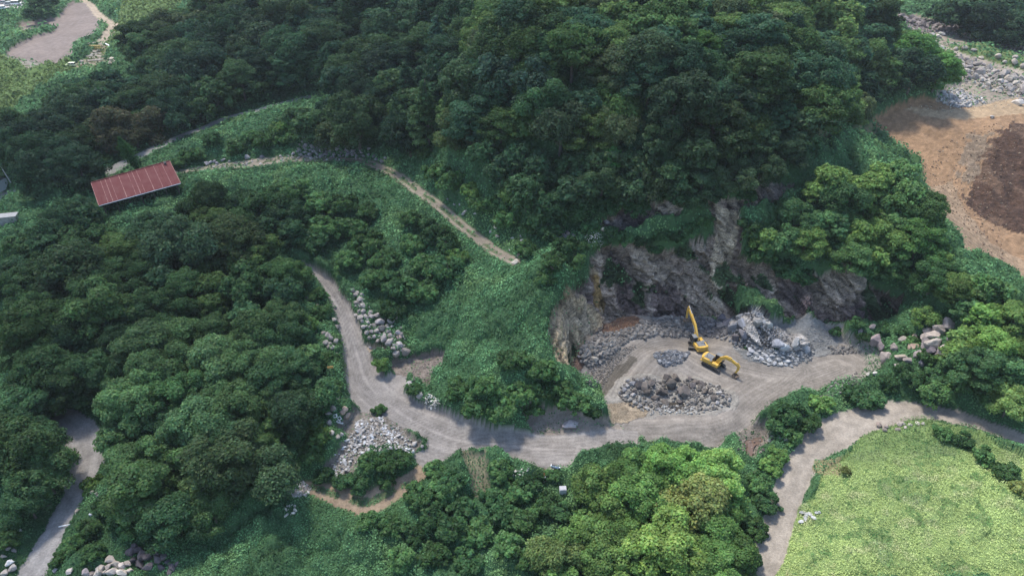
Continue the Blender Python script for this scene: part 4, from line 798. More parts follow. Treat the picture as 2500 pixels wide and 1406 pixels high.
rock_group('at the left pit wall', 'boulder', 'boulder', 'ang', [(1425,872,9),(1437,868,9),(1448,862,10),(1452,880,11,(.33,.3,.26)),(1465,868,10),(1430,885,9),(1455,860,9),(1440,850,9),(1432,858,8),(1472,862,8),(1418,884,6),(1462,850,8),(1477,852,7),(1424,850,7),(1446,892,7),(1435,893,6),(1463,886,7),(1480,872,6),(1412,872,6),(1445,838,7),(1460,836,7),(1475,838,7),(1490,845,7),(1500,835,6)], col=(.21,.19,.165))
rock_group('in the pit heap', 'jagged block', 'boulder', 'crag', [(1640,945,20),(1668,965,20),(1650,925,14),(1630,925,12),(1690,945,13),(1712,940,12),(1697,935,9),(1722,958,10),(1573,950,13),(1590,940,12),(1615,962,14),(1600,975,13),(1580,962,12),(1560,945,11),(1550,958,9),(1660,985,10),(1622,985,11),(1735,960,8),(1742,975,9),(1685,925,7),(1728,982,12,(.26,.23,.2))], name='jagged_block', col=(.115,.095,.082), tilt=.9, sink=.24, sc=(1.1, 1.1, .75))
rock_group('in the heap beside the puddle', 'boulder', 'boulder', 'ang', [(1523,955,8),(1532,944,8),(1543,938,9),(1527,968,8),(1537,978,8),(1550,985,8),(1563,992,7),(1578,998,7),(1518,946,6),(1555,930,7),(1570,928,6),(1545,965,8),(1560,975,8),(1575,982,7),(1533,930,6),(1755,960,7),(1765,968,7),(1752,985,7),(1770,980,6),(1780,975,6),(1740,992,6),(1760,992,5),(1590,990,6),(1608,1000,5),(1510,960,5),(1750,945,6),(1735,940,6)], col=(.29,.27,.25))
rock_group('in the slabs below the crag', 'flat slab', 'stone slab', 'slab', [(1833,856,11),(1848,866,9),(1828,864,8),(1858,876,9),(1870,868,9),(1878,878,9),(1866,884,8),(1885,868,8),(1852,858,7),(1890,888,9),(1900,878,9),(1912,872,8),(1905,890,9),(1922,882,9),(1918,890,7),(1935,874,7),(1862,862,6),(1845,874,6),(1876,890,6),(1928,868,7),(1940,880,5),(1895,862,6),(1948,868,6),(1910,862,6)], name='stone_slab', col=(.32,.315,.305), tilt=.3, sc=(1, 1.2, 1.3))
rock_group('of the blue grey crag', 'crag', 'rock outcrop', 'crag', [(1790,803,18,(.17,.165,.175)),(1815,792,16),(1852,788,17,(.30,.285,.27)),(1806,778,15,(.24,.235,.24)),(1795,828,14,(.10,.085,.085)),(1812,815,16,(.15,.14,.145)),(1760,800,16,(.15,.14,.145)),(1775,790,16,(.13,.12,.13)),(1900,840,18,(.3,.3,.31)),(1916,850,17,(.33,.33,.34)),(1942,840,19,(.32,.31,.30)),(1965,852,14,(.32,.32,.33)),(1878,795,12,(.33,.32,.31)),(1765,780,14,(.12,.11,.12))], name='rock_outcrop', col=(.23,.232,.24), tilt=.7, sink=.38)
rock_group('right of the pit', 'crag', 'rock outcrop', 'crag', [(2272,828,26),(2290,812,24),(2258,845,20),(2280,845,22,(.36,.31,.27)),(2303,862,20,(.34,.28,.25)),(2308,795,20),(2262,812,18),(2318,830,18),(2270,860,18,(.12,.10,.105)),(2285,870,13,(.15,.12,.12)),(2162,880,18),(2198,878,17,(.31,.26,.21)),(2215,882,13),(2135,838,22,(.22,.175,.17)),(2148,850,14,(.24,.19,.18)),(2182,852,13,(.30,.25,.22)),(2240,868,13),(2225,850,14,(.28,.2,.16)),(2205,835,14,(.25,.22,.2)),(2230,830,13,(.30,.22,.17)),(2128,800,11,(.2,.17,.17)),(2160,805,12,(.2,.17,.17)),(2100,812,9,(.2,.18,.18)),(2250,890,9),(2190,896,10),(2135,915,9,(.36,.33,.29)),(2118,917,7,(.36,.33,.29))], name='rock_outcrop', col=(.30,.25,.225), tilt=.6, sink=.28)
rock_group('behind the raised excavator', 'broken ledge stone', 'boulder', 'ang', [(1742,822,5),(1752,826,6),(1762,829,6),(1772,826,7),(1782,832,6),(1795,838,6),(1805,842,5),(1730,812,7),(1722,800,8),(1715,790,8),(1735,795,8),(1745,810,7)], col=(.17,.16,.155))
rock_group('in the dark pile by the meadow', 'dark block', 'boulder', 'ang', [(320,1352,14),(335,1345,16),(350,1360,16),(368,1362,15),(385,1368,14),(345,1378,14),(365,1385,13),(400,1362,12),(325,1370,12),(410,1375,12),(395,1388,10),(420,1390,11),(415,1400,10),(380,1352,12),(328,1338,11),(430,1380,8)], name='dark_block', col=DARK, tilt=.8)
rock_group('in the tan pile by the meadow', 'tan block', 'boulder', 'ang', [(268,1370,14),(245,1390,14),(240,1402,15),(285,1380,13),(275,1398,14),(300,1385,12),(312,1378,10),(298,1400,12),(318,1395,10),(225,1405,13,(.26,.22,.2)),(210,1398,10,(.24,.2,.18)),(265,1385,10),(258,1398,9)], name='tan_block', col=(.40,.34,.28), tilt=.7)
rock_group('beside the lower left road', 'stone', 'boulder', 'ang', [(280,1157,7,(.45,.35,.27)),(258,1125,10,(.33,.28,.23)),(242,1170,4),(225,1203,6),(235,1205,5),(240,1210,4),(265,1195,5),(222,1258,6,(.75,.76,.76)),(190,1250,8,(.33,.28,.24)),(200,1305,4,(.6,.58,.55)),(155,1355,7),(170,1398,10),(135,1395,8),(50,1296,5,(.6,.58,.54)),(25,1375,11,(.65,.62,.58)),(30,1390,12,(.45,.4,.36)),(8,1360,8),(20,1340,7),(35,1345,7),(120,1235,10,(.07,.06,.06)),(105,1235,7,(.07,.06,.06)),(10,1402,10)], col=(.36,.31,.27))
rock_group('at the meadow edge', 'stone', 'boulder', 'rnd', [(2145,1040,9,(.26,.2,.17)),(2163,1044,8,(.22,.18,.16)),(2195,1038,9,(.26,.22,.19)),(2205,1036,7),(2222,1038,7,(.46,.42,.36)),(2240,1036,7,(.46,.42,.36)),(2253,1036,6,(.42,.38,.32)),(2160,1052,8,(.2,.17,.15)),(2190,1050,8,(.25,.21,.18)),(2210,1045,6),(1878,1077,7),(1885,1068,6),(1918,1075,8),(1930,1073,8,(.28,.22,.19)),(1905,1070,6,(.25,.22,.2))], col=(.36,.32,.28))
# quarry beyond the ridge: the wall of dark blocks, the field of pale ones, the grey pile
rock_fill('in the far rock wall', 'purple grey block', 'boulder', 'ang', [(2192,38),(2240,52),(2290,48),(2335,62),(2360,72),(2400,80),(2470,92),(2478,112),(2500,122),(2500,128),(2440,108),(2350,84),(2290,76),(2215,62),(2185,55)], 110, .9, 1.6, 1.75, 'rock_wall_block', (.19,.16,.15), 21, sink=.0)
rock_fill('in the field of pale rocks', 'boulder', 'boulder', 'ang', [(2340,142),(2400,158),(2440,178),(2500,195),(2500,232),(2460,232),(2420,222),(2400,205),(2360,195),(2345,170)], 62, 1.0, 2.0, 2.6, 'boulder', (.36,.32,.285), 22, [(.28,.245,.21),(.31,.275,.24),(.22,.19,.17)])
rock_fill('between the two far tracks', 'boulder', 'boulder', 'rnd', [(2320,108),(2360,118),(2420,135),(2500,150),(2500,172),(2430,150),(2380,140),(2330,122)], 34, .9, 1.7, 3.4, 'boulder', (.33,.285,.235), 23, sink=.3)
rock_fill('in the pile by orange earth', 'stone', 'boulder', 'ang', [(2290,238),(2308,222),(2335,222),(2375,240),(2385,252),(2365,262),(2335,262),(2300,252)], 60, .6, 1.0, 1.15, 'stone', (.34,.325,.31), 24)
rock_group('on the edge of the orange earth', 'stone', 'boulder', 'ang', [(2485,256,13,(.36,.33,.31)),(2492,247,8,(.15,.13,.13)),(2421,288,7,(.36,.32,.29)),(2393,246,7,(.5,.46,.42)),(2400,252,6,(.5,.46,.42)),(2308,134,9,(.45,.38,.3)),(2297,122,9),(2276,88,8,(.42,.38,.33)),(2290,93,8,(.42,.38,.33)),(2298,86,8,(.42,.38,.33)),(2475,104,16,(.36,.31,.28))], col=(.42,.37,.32))
rock_group('by the scrap heap', 'stone', 'boulder', 'ang', [(200,155,6,(.4,.33,.27)),(275,148,8,(.45,.37,.28)),(270,158,7,(.42,.34,.25)),(280,152,5,(.45,.38,.3)),(222,138,5),(226,137,5),(240,127,5)], col=(.36,.33,.27))
place_all = {}
for place, noun, cat, its in GROUPS:
    def fm(it, o, rn, place=place, noun=noun, its=its):
        t = tone_r(it['c']); n2_ = noun if (t in noun or 'grey' in noun) else f'{t} {noun}'
        if len(its) == 1: return f'{n2_} lying {place}'
        return f'{n2_}, {o} from left' + (f', {rn}' if rn else '') + f', {place}'
    row_labels(its, 9, fm)
    for it in its: tag(it['o'], it['label'], cat, f'{noun.split()[-1]}s {place}')
print('ROCKS', ROCKN)

# rubble nobody could count
def rubble(name, parts, label, seed):
    """parts: outline, how many, size range, colour, flatness"""
    rg = np.random.default_rng(seed); Vs, Fs, Cs = [], [], []; off = 0
    prot = []
    for i in range(10):
        n_ = nrm(rg.normal(size=(9, 3))); d = rg.uniform(.55, .95, 9); v0, f0 = ico(1); dots = v0 @ n_.T; r = np.minimum(np.min(np.where(dots > .05, d/np.maximum(dots, .05), 9), 1), 1.2); prot.append((v0*r[:, None], f0))
    for poly, n, s0, s1, cols, flat in parts:
        P = wpoly(poly); lo, hi = P.min(0), P.max(0); p = lo+rg.random((n*4, 2))*(hi-lo); p = p[inpoly(p[:, 0], p[:, 1], P)][:n]; z = hgt(p[:, 0], p[:, 1])
        for k in range(len(p)):
            v, f = prot[int(rg.integers(10))]; s = s0+(s1-s0)*rg.random()**2.2; a = rg.uniform(0, 6.28, 3); ca, sa = math.cos(a[0]), math.sin(a[0]); cb, sb = math.cos(a[1]*.15), math.sin(a[1]*.15) if flat < .5 else math.sin(a[1])
            if flat >= .5: cb = math.cos(a[1])
            M = np.array([[ca, -sa, 0], [sa, ca, 0], [0, 0, 1]]) @ np.array([[cb, 0, sb], [0, 1, 0], [-sb, 0, cb]])
            q = (v*np.array([s*1.1, s*(.8 if flat > .5 else .55), s*flat])) @ M.T+np.array([p[k, 0], p[k, 1], z[k]+s*.22]); Vs.append(q); Fs.append(f+off); off += len(q)
            c = np.array(cols[int(rg.integers(len(cols)))])*rg.uniform(.7, 1.25); Cs.append(np.tile(c, (len(q), 1)))
    o = link(name, mesh_np(name, np.concatenate(Vs), np.concatenate(Fs), np.concatenate(Cs), [M_ROCK])); o.color = (1, 1, 1, 1); tag(o, label, 'rubble', None, 'stuff'); return o
G1 = [(.205,.185,.165),(.165,.15,.135),(.25,.23,.205)]; W1 = [(.36,.35,.335),(.27,.25,.23),(.46,.46,.45),(.22,.195,.165)]; B1 = [(.20,.20,.205),(.26,.26,.265),(.15,.15,.155)]
rubble('rubble', [([(1415,855),(1440,835),(1480,812),(1540,800),(1560,812),(1530,835),(1500,860),(1470,885),(1430,895)], 700, .22, .75, G1, .8),
 ([(1560,785),(1620,778),(1690,770),(1700,800),(1680,822),(1640,822),(1570,828),(1540,825)], 900, .2, .75, G1, .8),
 ([(1410,905),(1440,890),(1500,862),(1550,838),(1555,850),(1500,895),(1455,945),(1430,935)], 1100, .1, .3, [(.23,.2,.17),(.19,.17,.145)], .8),
 ([(1700,772),(1765,786),(1790,812),(1760,822),(1725,822),(1700,808)], 260, .25, .8, [(.19,.18,.175),(.14,.13,.13)], .8),
 ([(1595,865),(1640,858),(1685,862),(1675,880),(1650,892),(1620,895),(1605,882)], 420, .2, .6, B1, .8),
 ([(1508,962),(1520,935),(1560,920),(1620,925),(1700,925),(1760,945),(1790,972),(1770,998),(1720,1005),(1640,1000),(1560,1000),(1520,985)], 800, .15, .6, [(.19,.17,.15),(.14,.125,.11),(.24,.22,.195)], .8),
 ([(1560,1000),(1640,990),(1740,1000),(1700,1012),(1640,1010),(1590,1015)], 130, .15, .5, [(.38,.37,.34),(.3,.28,.25)], .8),
 ([(1820,850),(1900,855),(1960,862),(1990,850),(1980,880),(1930,895),(1880,892),(1835,878)], 420, .15, .5, [(.30,.295,.285),(.23,.23,.225)], .6),
 ([(1755,805),(1800,770),(1870,780),(1930,815),(1990,850),(1940,872),(1850,862),(1790,840)], 1100, .08, .4, B1, .8),
 ([(1990,780),(2050,800),(2040,840),(1980,870),(1900,880)], 500, .06, .2, [(.27,.26,.25),(.22,.22,.21)], .8),
 ([(2040,930),(2090,905),(2110,930),(2060,960),(1980,970)], 300, .1, .35, G1, .8),
 ([(2020,845),(2080,842),(2110,850),(2090,862),(2030,862)], 90, .2, .6, G1, .8)], 'grey broken stone heaped along the pit walls and in its floor', 61)
rubble('demolition_debris', [([(800,1145),(860,1060),(880,1020),(900,1030),(930,1060),(900,1100),(860,1110),(850,1150),(820,1165)], 300, .2, .75, W1, .35),
 ([(900,1020),(940,1018),(990,1055),(1020,1090),(1000,1112),(950,1085)], 190, .18, .6, W1, .35),
 ([(865,1045),(920,1030),(990,1080),(1000,1105),(900,1105),(850,1140),(800,1160)], 500, .12, .4, [(.33,.3,.27),(.27,.24,.2)], .7),
 ([(1035,965),(1060,965),(1075,985),(1060,1000),(1040,990)], 90, .15, .45, [(.5,.47,.4),(.42,.38,.32)], .4),
 ([(700,1180),(740,1175),(760,1190),(745,1212),(715,1215),(700,1200)], 380, .1, .42, [(.42,.4,.37),(.28,.25,.23),(.35,.3,.27)], .6),
 ([(1240,1155),(1290,1140),(1290,1165),(1240,1170)], 30, .2, .5, [(.42,.39,.33)], .4),
 ([(690,1240),(720,1230),(725,1255),(700,1258)], 18, .2, .5, [(.42,.39,.33)], .5)], 'pale broken slabs and concrete pieces dumped beside the road junction', 62)
rubble('earth_clods', [([(2250,400),(2340,330),(2440,300),(2500,300),(2500,690),(2400,600),(2300,500)], 1100, .08, .38, [(.25,.165,.105),(.19,.12,.08),(.29,.22,.15),(.15,.10,.07)], .8),
 ([(1475,790),(1520,775),(1570,787),(1555,808),(1500,825),(1465,828)], 500, .08, .25, [(.20,.12,.08),(.30,.21,.13),(.13,.08,.06)], .8),
 ([(2180,265),(2330,262),(2500,245),(2500,262),(2300,275)], 160, .1, .35, [(.42,.35,.25)], .7),
 ([(1000,880),(1080,875),(1050,935),(1010,945)], 300, .06, .25, [(.30,.25,.2),(.22,.18,.15)], .8),
 ([(1850,1060),(1880,1085),(1845,1120),(1800,1100),(1800,1070)], 120, .12, .4, [(.24,.19,.16),(.14,.11,.1)], .8)], 'loose clods and stones on the bare orange and brown earth', 63)
rubble('stone_litter', [([(2340,142),(2400,158),(2440,178),(2500,195),(2500,240),(2420,225),(2345,190)], 500, .25, .9, [(.30,.27,.235),(.24,.21,.185)], .7),
 ([(2185,45),(2240,52),(2290,48),(2360,72),(2470,92),(2500,118),(2500,132),(2440,112),(2350,88),(2290,80),(2215,66)], 900, .35, 1.0, [(.19,.16,.15),(.15,.125,.12)], .8),
 ([(2290,238),(2308,222),(2340,215),(2395,240),(2385,256),(2335,264),(2300,252)], 400, .2, .6, [(.35,.335,.315),(.28,.265,.25)], .8),
 ([(490,405),(700,375),(860,370),(880,390),(700,398),(560,415)], 160, .15, .5, [(.30,.27,.25),(.36,.32,.28)], .7),
 ([(720,345),(880,345),(890,385),(730,385)], 220, .2, .7, [(.24,.215,.215)], .8),
 ([(855,705),(890,730),(930,770),(990,830),(995,860),(950,880),(890,820),(865,750)], 260, .12, .45, [(.40,.36,.32),(.3,.27,.24)], .8)], 'small stones scattered between the boulders beside the tracks', 64)
# ------------------------------------------------------------ standing water
def water(name, poly, c, lift, label):
    P = wpoly(poly); z = float(np.min(hgt(P[:, 0], P[:, 1])))+lift; P = smooth_line(np.r_[P, P[:1]], 4)[:-1]
    m, N, L = new_mat(name); b = N['Principled BSDF']; b.inputs['Base Color'].default_value = (*c, 1); b.inputs['Roughness'].default_value = .12; b.inputs['IOR'].default_value = 1.33
    me = bpy.data.meshes.new(name); me.from_pydata([(p[0], p[1], z) for p in P], [], [tuple(range(len(P)))]); me.materials.append(m); me.update(); o = link(name, me); tag(o, label, None, None, 'structure'); return o
water('puddle_water', [(1818,1072),(1864,1062),(1866,1078),(1840,1094),(1836,1126),(1818,1122),(1826,1095)], (.13,.088,.068), .35, 'brown muddy pool beside the quarry road')
water('pit_puddle_water', [(1585,1005),(1620,985),(1680,985),(1700,1000),(1660,1008),(1600,1014)], (.05,.042,.033), .25, 'dark puddle below the jagged blocks in the pit')
# ------------------------------------------------------------ machines
M_YEL = paint('yellow_paint', (.60, .355, .045), .5, var=.14, scale=1.6, dirt=(.27, .21, .13), dirt_amt=.6)
M_BLK = paint('dark_steel', (.035, .036, .04), .6, .2, scale=2, dirt=(.14, .12, .10), dirt_amt=.4)
M_DECK = paint('grey_deck', (.16, .165, .17), .7, scale=2, dirt=(.26, .24, .2), dirt_amt=.4)
M_TRK = paint('track_steel', (.10, .095, .09), .75, .3, scale=3, dirt=(.24, .2, .16), dirt_amt=.5)
M_GLS = paint('dark_glass', (.015, .02, .025), .08, 0, var=.05, dirt_amt=.05)
M_CHR = paint('chrome_rod', (.6, .6, .6), .2, .9, var=.05, dirt_amt=.1)
M_RUST = paint('rusty_steel', (.20, .085, .04), .85, .2, scale=4, dirt=(.10, .05, .03), dirt_amt=.6)
M_BUCK = paint('worn_bucket_steel', (.22, .17, .13), .7, .3, scale=3, dirt=(.12, .09, .07), dirt_amt=.5)
M_WHITE = paint('white_paint', (.78, .78, .76), .5, var=.06, scale=1.5, dirt=(.4, .38, .34), dirt_amt=.3)
M_TIRE = paint('tyre_rubber', (.03, .03, .03), .85)
def beam(b, P, w_, m=0):
    """a box-section arm following points (x, z, depth)"""
    n = len(P); up = []; dn = []
    for i, (x, z, h) in enumerate(P):
        a = P[max(i-1, 0)]; c = P[min(i+1, n-1)]; t = math.atan2(c[1]-a[1], c[0]-a[0]); nx, nz = -math.sin(t), math.cos(t); up.append((x+nx*h/2, z+nz*h/2)); dn.append((x-nx*h/2, z-nz*h/2))
    for i in range(n-1): b.prism([dn[i], dn[i+1], up[i+1], up[i]], -w_/2, w_/2, m)
def excavator(px, py, head, track_rz, boom, stick, bucket_a, label):
    x, y = hit([px], [py]); x, y = float(x[0]), float(y[0]); z = float(hgt(x, y))+.02
    e = empty('excavator', (x, y, z), head); tag(e, label, 'excavator', None)
    ca, sa = math.cos(track_rz), math.sin(track_rz); L = 4.3; hh = .86
    for s in (-1, 1):
        b = MB(); r = hh/2; yc = s*1.14; pr = []
        for i in range(9): t = math.pi/2+math.pi*i/8; pr.append((-L/2+r+r*math.cos(t), r+r*math.sin(t)))
        for i in range(9): t = -math.pi/2+math.pi*i/8; pr.append((L/2-r+r*math.cos(t), r+r*math.sin(t)))
        n = len(pr)      # belt as a hollow loop of shoes
        inn = [(q[0]*.95, r+(q[1]-r)*.80) for q in pr]
        for i in range(n):
            j = (i+1) % n; seg = max(1, int(math.hypot(pr[j][0]-pr[i][0], pr[j][1]-pr[i][1])/.2))
            for k in range(seg):
                f0, f1 = k/seg, (k+.86)/seg; A = [tuple(pr[i][q]+(pr[j][q]-pr[i][q])*f for q in (0, 1)) for f in (f0, f1)]; B = [tuple(inn[i][q]+(inn[j][q]-inn[i][q])*f for q in (0, 1)) for f in (f0, f1)]
                b.prism([B[0], B[1], A[1], A[0]], yc-.28, yc+.28, 0)
        bt = MB(); bt.v = [(p[0]*ca-p[1]*sa, p[0]*sa+p[1]*ca, p[2]) for p in b.v]; bt.f = b.f; bt.m = b.m; tr = bt.build('crawler_track', M_TRK, e)
        w = MB()
        for cx, rr in [(-L/2+r, .33), (L/2-r, .33)]+[(q, .16) for q in (-1.2, -.7, -.2, .3, .8, 1.25)]:
            zc = r if rr > .2 else .27; w.tube((cx, yc-.2, zc), (cx, yc+.2, zc), rr, rr, 12)
        w.box((0, yc, r), (L-1.0, .24, .3)); w.v = [(p[0]*ca-p[1]*sa, p[0]*sa+p[1]*ca, p[2]) for p in w.v]; w.build('track_frame', M_BLK, tr)
    u = MB(); u.box((0, 0, .62), (1.5, 1.9, .35)); u.tube((0, 0, .75), (0, 0, 1.02), .62, .62, 18); u.v = [(p[0]*ca-p[1]*sa, p[0]*sa+p[1]*ca, p[2]) for p in u.v]; u.build('undercarriage', M_BLK, e)
    h = MB(); h.box((-.55, 0, 1.14), (4.0, 2.6, .22), bev=.04); h.box((-1.15, -.92, 1.62), (2.2, .78, .80), bev=.08); h.box((-1.15, .92, 1.58), (2.2, .78, .72), bev=.08); h.box((.75, -.92, 1.5), (1.4, .75, .55), bev=.06); h.build('superstructure', M_YEL, e)
    c = MB(); pts = []
    for i in range(9): t = math.pi/2+math.pi*i/8; pts.append((-2.05+.62*math.cos(t), 1.32*math.sin(t)))
    P = [(q[0], q[1], 1.02) for q in pts]+[(q[0], q[1], 2.02) for q in pts]+[(q[0]*.985, q[1]*.95, 2.12) for q in pts]; n = len(pts); F = [tuple(range(n)), tuple(range(3*n-1, 2*n-1, -1))]
    for r_ in (0, n): F += [(r_+i, r_+i+n, r_+(i+1) % n+n, r_+(i+1) % n) for i in range(n)]
    c.add(P, F); c.build('counterweight', M_YEL, e)
    d = MB(); d.box((-1.15, 0, 2.08), (1.75, 1.75, .14), bev=.03); d.box((-.9, -.3, 2.18), (.5, .6, .12)); d.box((-.35, -.95, 2.05), (.5, .6, .06)); d.build('engine_cover', M_DECK, e)
    ex = MB(); ex.tube((-1.5, -.6, 2.1), (-1.5, -.6, 2.55), .07, .07, 8); ex.build('exhaust_pipe', M_BLK, e)
    cb = MB(); prof = [(-.10, 1.25), (1.55, 1.25), (1.62, 1.9), (1.25, 2.95), (-.05, 2.95)]; cb.prism(prof, .42, 1.32, 0); cab = cb.build('cab', M_GLS, e)
    fr = MB()
    for yy in (.42, 1.32):
        for i in range(5): a = prof[i]; q = prof[(i+1) % 5]; fr.tube((a[0], yy, a[1]), (q[0], yy, q[1]), .055, .055, 6)
    fr.tube((.7, 1.34, 1.3), (.7, 1.34, 2.9), .04, .04, 6); fr.build('cab_frame', M_BLK, cab)
    rf = MB(); rf.box((.6, .87, 2.99), (1.35, .96, .08), bev=.03); rf.build('cab_roof', M_DECK, cab)
    hd = MB()
    for yy in (-1.28, 1.36): hd.tube((.9, yy, 1.5), (.9, yy, 2.0), .02, .02, 5)
    hd.box((-.2, -1.3, 2.1), (1.2, .04, .04)); hd.build('handrail', M_BLK, e)
    bo = MB(); beam(bo, boom, .42); bm_ = bo.build('boom', M_YEL, e)
    st = MB(); beam(st, stick, .34); s_ = st.build('stick', M_YEL, e)
    k = len(boom)//2; bx, bz = boom[k][0], boom[k][1]
    for yy in (-.32, .32):
        q = MB(); m1 = (.75+(bx-.75)*.55, 1.35+(bz-1.35)*.55); q.tube((.95, yy, 1.3), (m1[0], yy, m1[1]-.1), .12, .12, 8, 0); q.tube((m1[0], yy, m1[1]-.1), (bx, yy, bz-.1), .06, .06, 8, 1); q.build('hydraulic_cylinder', [M_YEL, M_CHR], bm_)
    q = MB(); a = boom[k]; s0 = stick[0]; q.tube((a[0], 0, a[1]+.45), ((a[0]+s0[0])/2, 0, (a[1]+s0[1])/2+.5), .12, .12, 8, 0); q.tube(((a[0]+s0[0])/2, 0, (a[1]+s0[1])/2+.5), (s0[0]+.1, 0, s0[1]+.25), .06, .06, 8, 1); q.build('hydraulic_cylinder', [M_YEL, M_CHR], bm_)
    s1 = stick[-1]; q = MB(); dx = s1[0]-s0[0]; dz = s1[1]-s0[1]; Ls = math.hypot(dx, dz); ox, oz = -dz/Ls*.38, dx/Ls*.38
    if ox < 0: ox, oz = -ox, -oz
    q.tube((s0[0]+dx*.15+ox, 0, s0[1]+dz*.15+oz), (s0[0]+dx*.55+ox, 0, s0[1]+dz*.55+oz), .10, .10, 8, 0); q.tube((s0[0]+dx*.55+ox, 0, s0[1]+dz*.55+oz), (s1[0]+ox*.6, 0, s1[1]+oz*.6), .05, .05, 8, 1); q.build('hydraulic_cylinder', [M_YEL, M_CHR], s_)
    bk = MB(); R_ = .62; prof = []
    for i in range(8): t = bucket_a+math.pi*(i/7)*1.05; prof.append((R_*math.cos(t), R_*math.sin(t)))
    inn = [(p[0]*.86, p[1]*.86) for p in prof]; cx, cz = s1[0]-.25*math.cos(bucket_a+1.6), s1[1]-.55
    mv = lambda p: (p[0]+cx, p[1]+cz)
    for i in range(7): bk.prism([mv(prof[i]), mv(prof[i+1]), mv(inn[i+1]), mv(inn[i])], -.6, .6)
    for yy in (-.6, .55): bk.prism([mv(p) for p in prof], yy, yy+.05)
    for i in range(5): yy = -.52+i*.26; p = mv(prof[-1]); bk.tube((p[0], yy, p[1]), (p[0]+.22*math.cos(bucket_a-1.9), yy, p[1]+.22*math.sin(bucket_a-1.9)), .05, .02, 5)
    bk.tube((s1[0], -.3, s1[1]), (s1[0], .3, s1[1]), .12, .12, 8); bk.build('bucket', M_BUCK, e)
    return e
excavator(1741, 894, R(-44), R(-2), [(.6, 1.5, .7), (1.4, 2.9, .8), (2.4, 3.75, .78), (3.9, 3.7, .62), (5.2, 3.2, .45)], [(4.95, 3.7, .42), (5.4, 3.1, .56), (5.35, 2.1, .46), (5.05, 1.2, .34)], 2.5, 'yellow excavator with its arm bent down and rusty bucket resting on the gravel')
excavator(1703, 849, R(101), R(-112), [(.6, 1.5, .75), (1.7, 2.9, .85), (3.0, 4.2, .85), (5.0, 5.1, .7), (6.6, 5.8, .5)], [(6.9, 6.35, .42), (7.1, 5.6, .6), (7.25, 4.4, .46), (7.15, 3.1, .32)], 2.7, 'yellow excavator seen from behind, its boom raised towards the rock face')

# ------------------------------------------------------------ buildings
M_ROOF = paint('red_sheet_roof', (.125, .036, .033), .8, var=.12, scale=.6, dirt=(.16, .07, .06), dirt_amt=.5)
M_SEAM = paint('weathered_seam', (.36, .21, .17), .7, scale=2.0, dirt=(.125, .036, .033), dirt_amt=.9)
M_WALL = paint('weathered_wall', (.30, .29, .27), .9, scale=1, dirt=(.12, .11, .09), dirt_amt=.6)
M_WOOD = paint('dark_timber', (.09, .07, .055), .9, scale=3)
def barn():
    zg = 12.0; c = [(222, 447, zg+6.6), (414, 393, zg+6.6), (441, 447, zg+4.0), (241, 502, zg+4.0)]
    P = [np.array([*unproj(a, b, z), z], float) for a, b, z in c]; o = (P[3]+P[2])/2; o[2] = float(hgt(o[0], o[1]+3))-.2
    e = empty('red_roof_barn', tuple(o)); tag(e, 'long barn under a faded red sheet metal roof with pale seams', 'barn')
    TL, TR, BR, BL = [p-o for p in P]; dn = np.array([0, 0, -1.0]); th = .12; b = MB()
    N = 18
    b.add([TL, TR, BR, BL, TL+dn*th, TR+dn*th, BR+dn*th, BL+dn*th], [(0, 1, 2, 3), (7, 6, 5, 4), (0, 4, 5, 1), (1, 5, 6, 2), (2, 6, 7, 3), (3, 7, 4, 0)])
    bk = (TL-BL)*np.array([1, 1, 0]); rl = TL+bk*.35+dn*1.0; rr = TR+bk*.35+dn*1.0   # short far slope beyond the ridge
    b.add([TL, TR, rr, rl], [(0, 1, 2, 3)])
    roof = b.build('roof', M_ROOF, e)
    for i in range(N+1):
        f = i/N; a = TL+(TR-TL)*f+np.array([0, 0, .03]); q = BL+(BR-BL)*f+np.array([0, 0, .03]); s = MB(); rg = random.Random(i); k0 = 0
        s.tube(a, q, .055 if i % 3 else .07, .055 if i % 3 else .09, 5); s.build('roof_seam', M_SEAM if i % 2 == 0 or i in (3, 9) else M_ROOF, roof)
    rc = MB(); rc.tube(TL+np.array([0, 0, .05]), TR+np.array([0, 0, .05]), .14, .14, 6); rc.build('ridge_cap', M_ROOF, roof)
    fs = MB(); fs.tube(BL+dn*.12, BR+dn*.12, .10, .10, 6); fs.build('fascia', M_WHITE, e)
    p = TL+(TR-TL)*.93+(BL-TL)*.10+np.array([0, 0, .1]); v = MB(); v.tube(p, p+np.array([0, 0, .5]), .3, .3, 10); v.tube(p+np.array([0, 0, .5]), p+np.array([0, 0, .7]), .45, .1, 10); v.build('vent', M_BLK, roof)
    wl = MB(); ins = .05
    A = TL+(BR-TL)*ins; B = TR+(BL-TR)*ins; C = BR+(TL-BR)*ins; D = BL+(TR-BL)*ins
    def wall(p, q): wl.add([(p[0], p[1], 0), (q[0], q[1], 0), (q[0], q[1], q[2]-.2), (p[0], p[1], p[2]-.2)], [(0, 1, 2, 3)])
    wall(A, B); wall(B, C); wall(D, A); wl.build('wall', M_WALL, e)
    for i in range(7):
        q = D+(C-D)*(i/6); pm_ = MB(); pm_.box((q[0], q[1], (q[2]-.2)/2), (.2, .2, q[2]-.2)); pm_.build('post', M_WOOD, e)
barn()
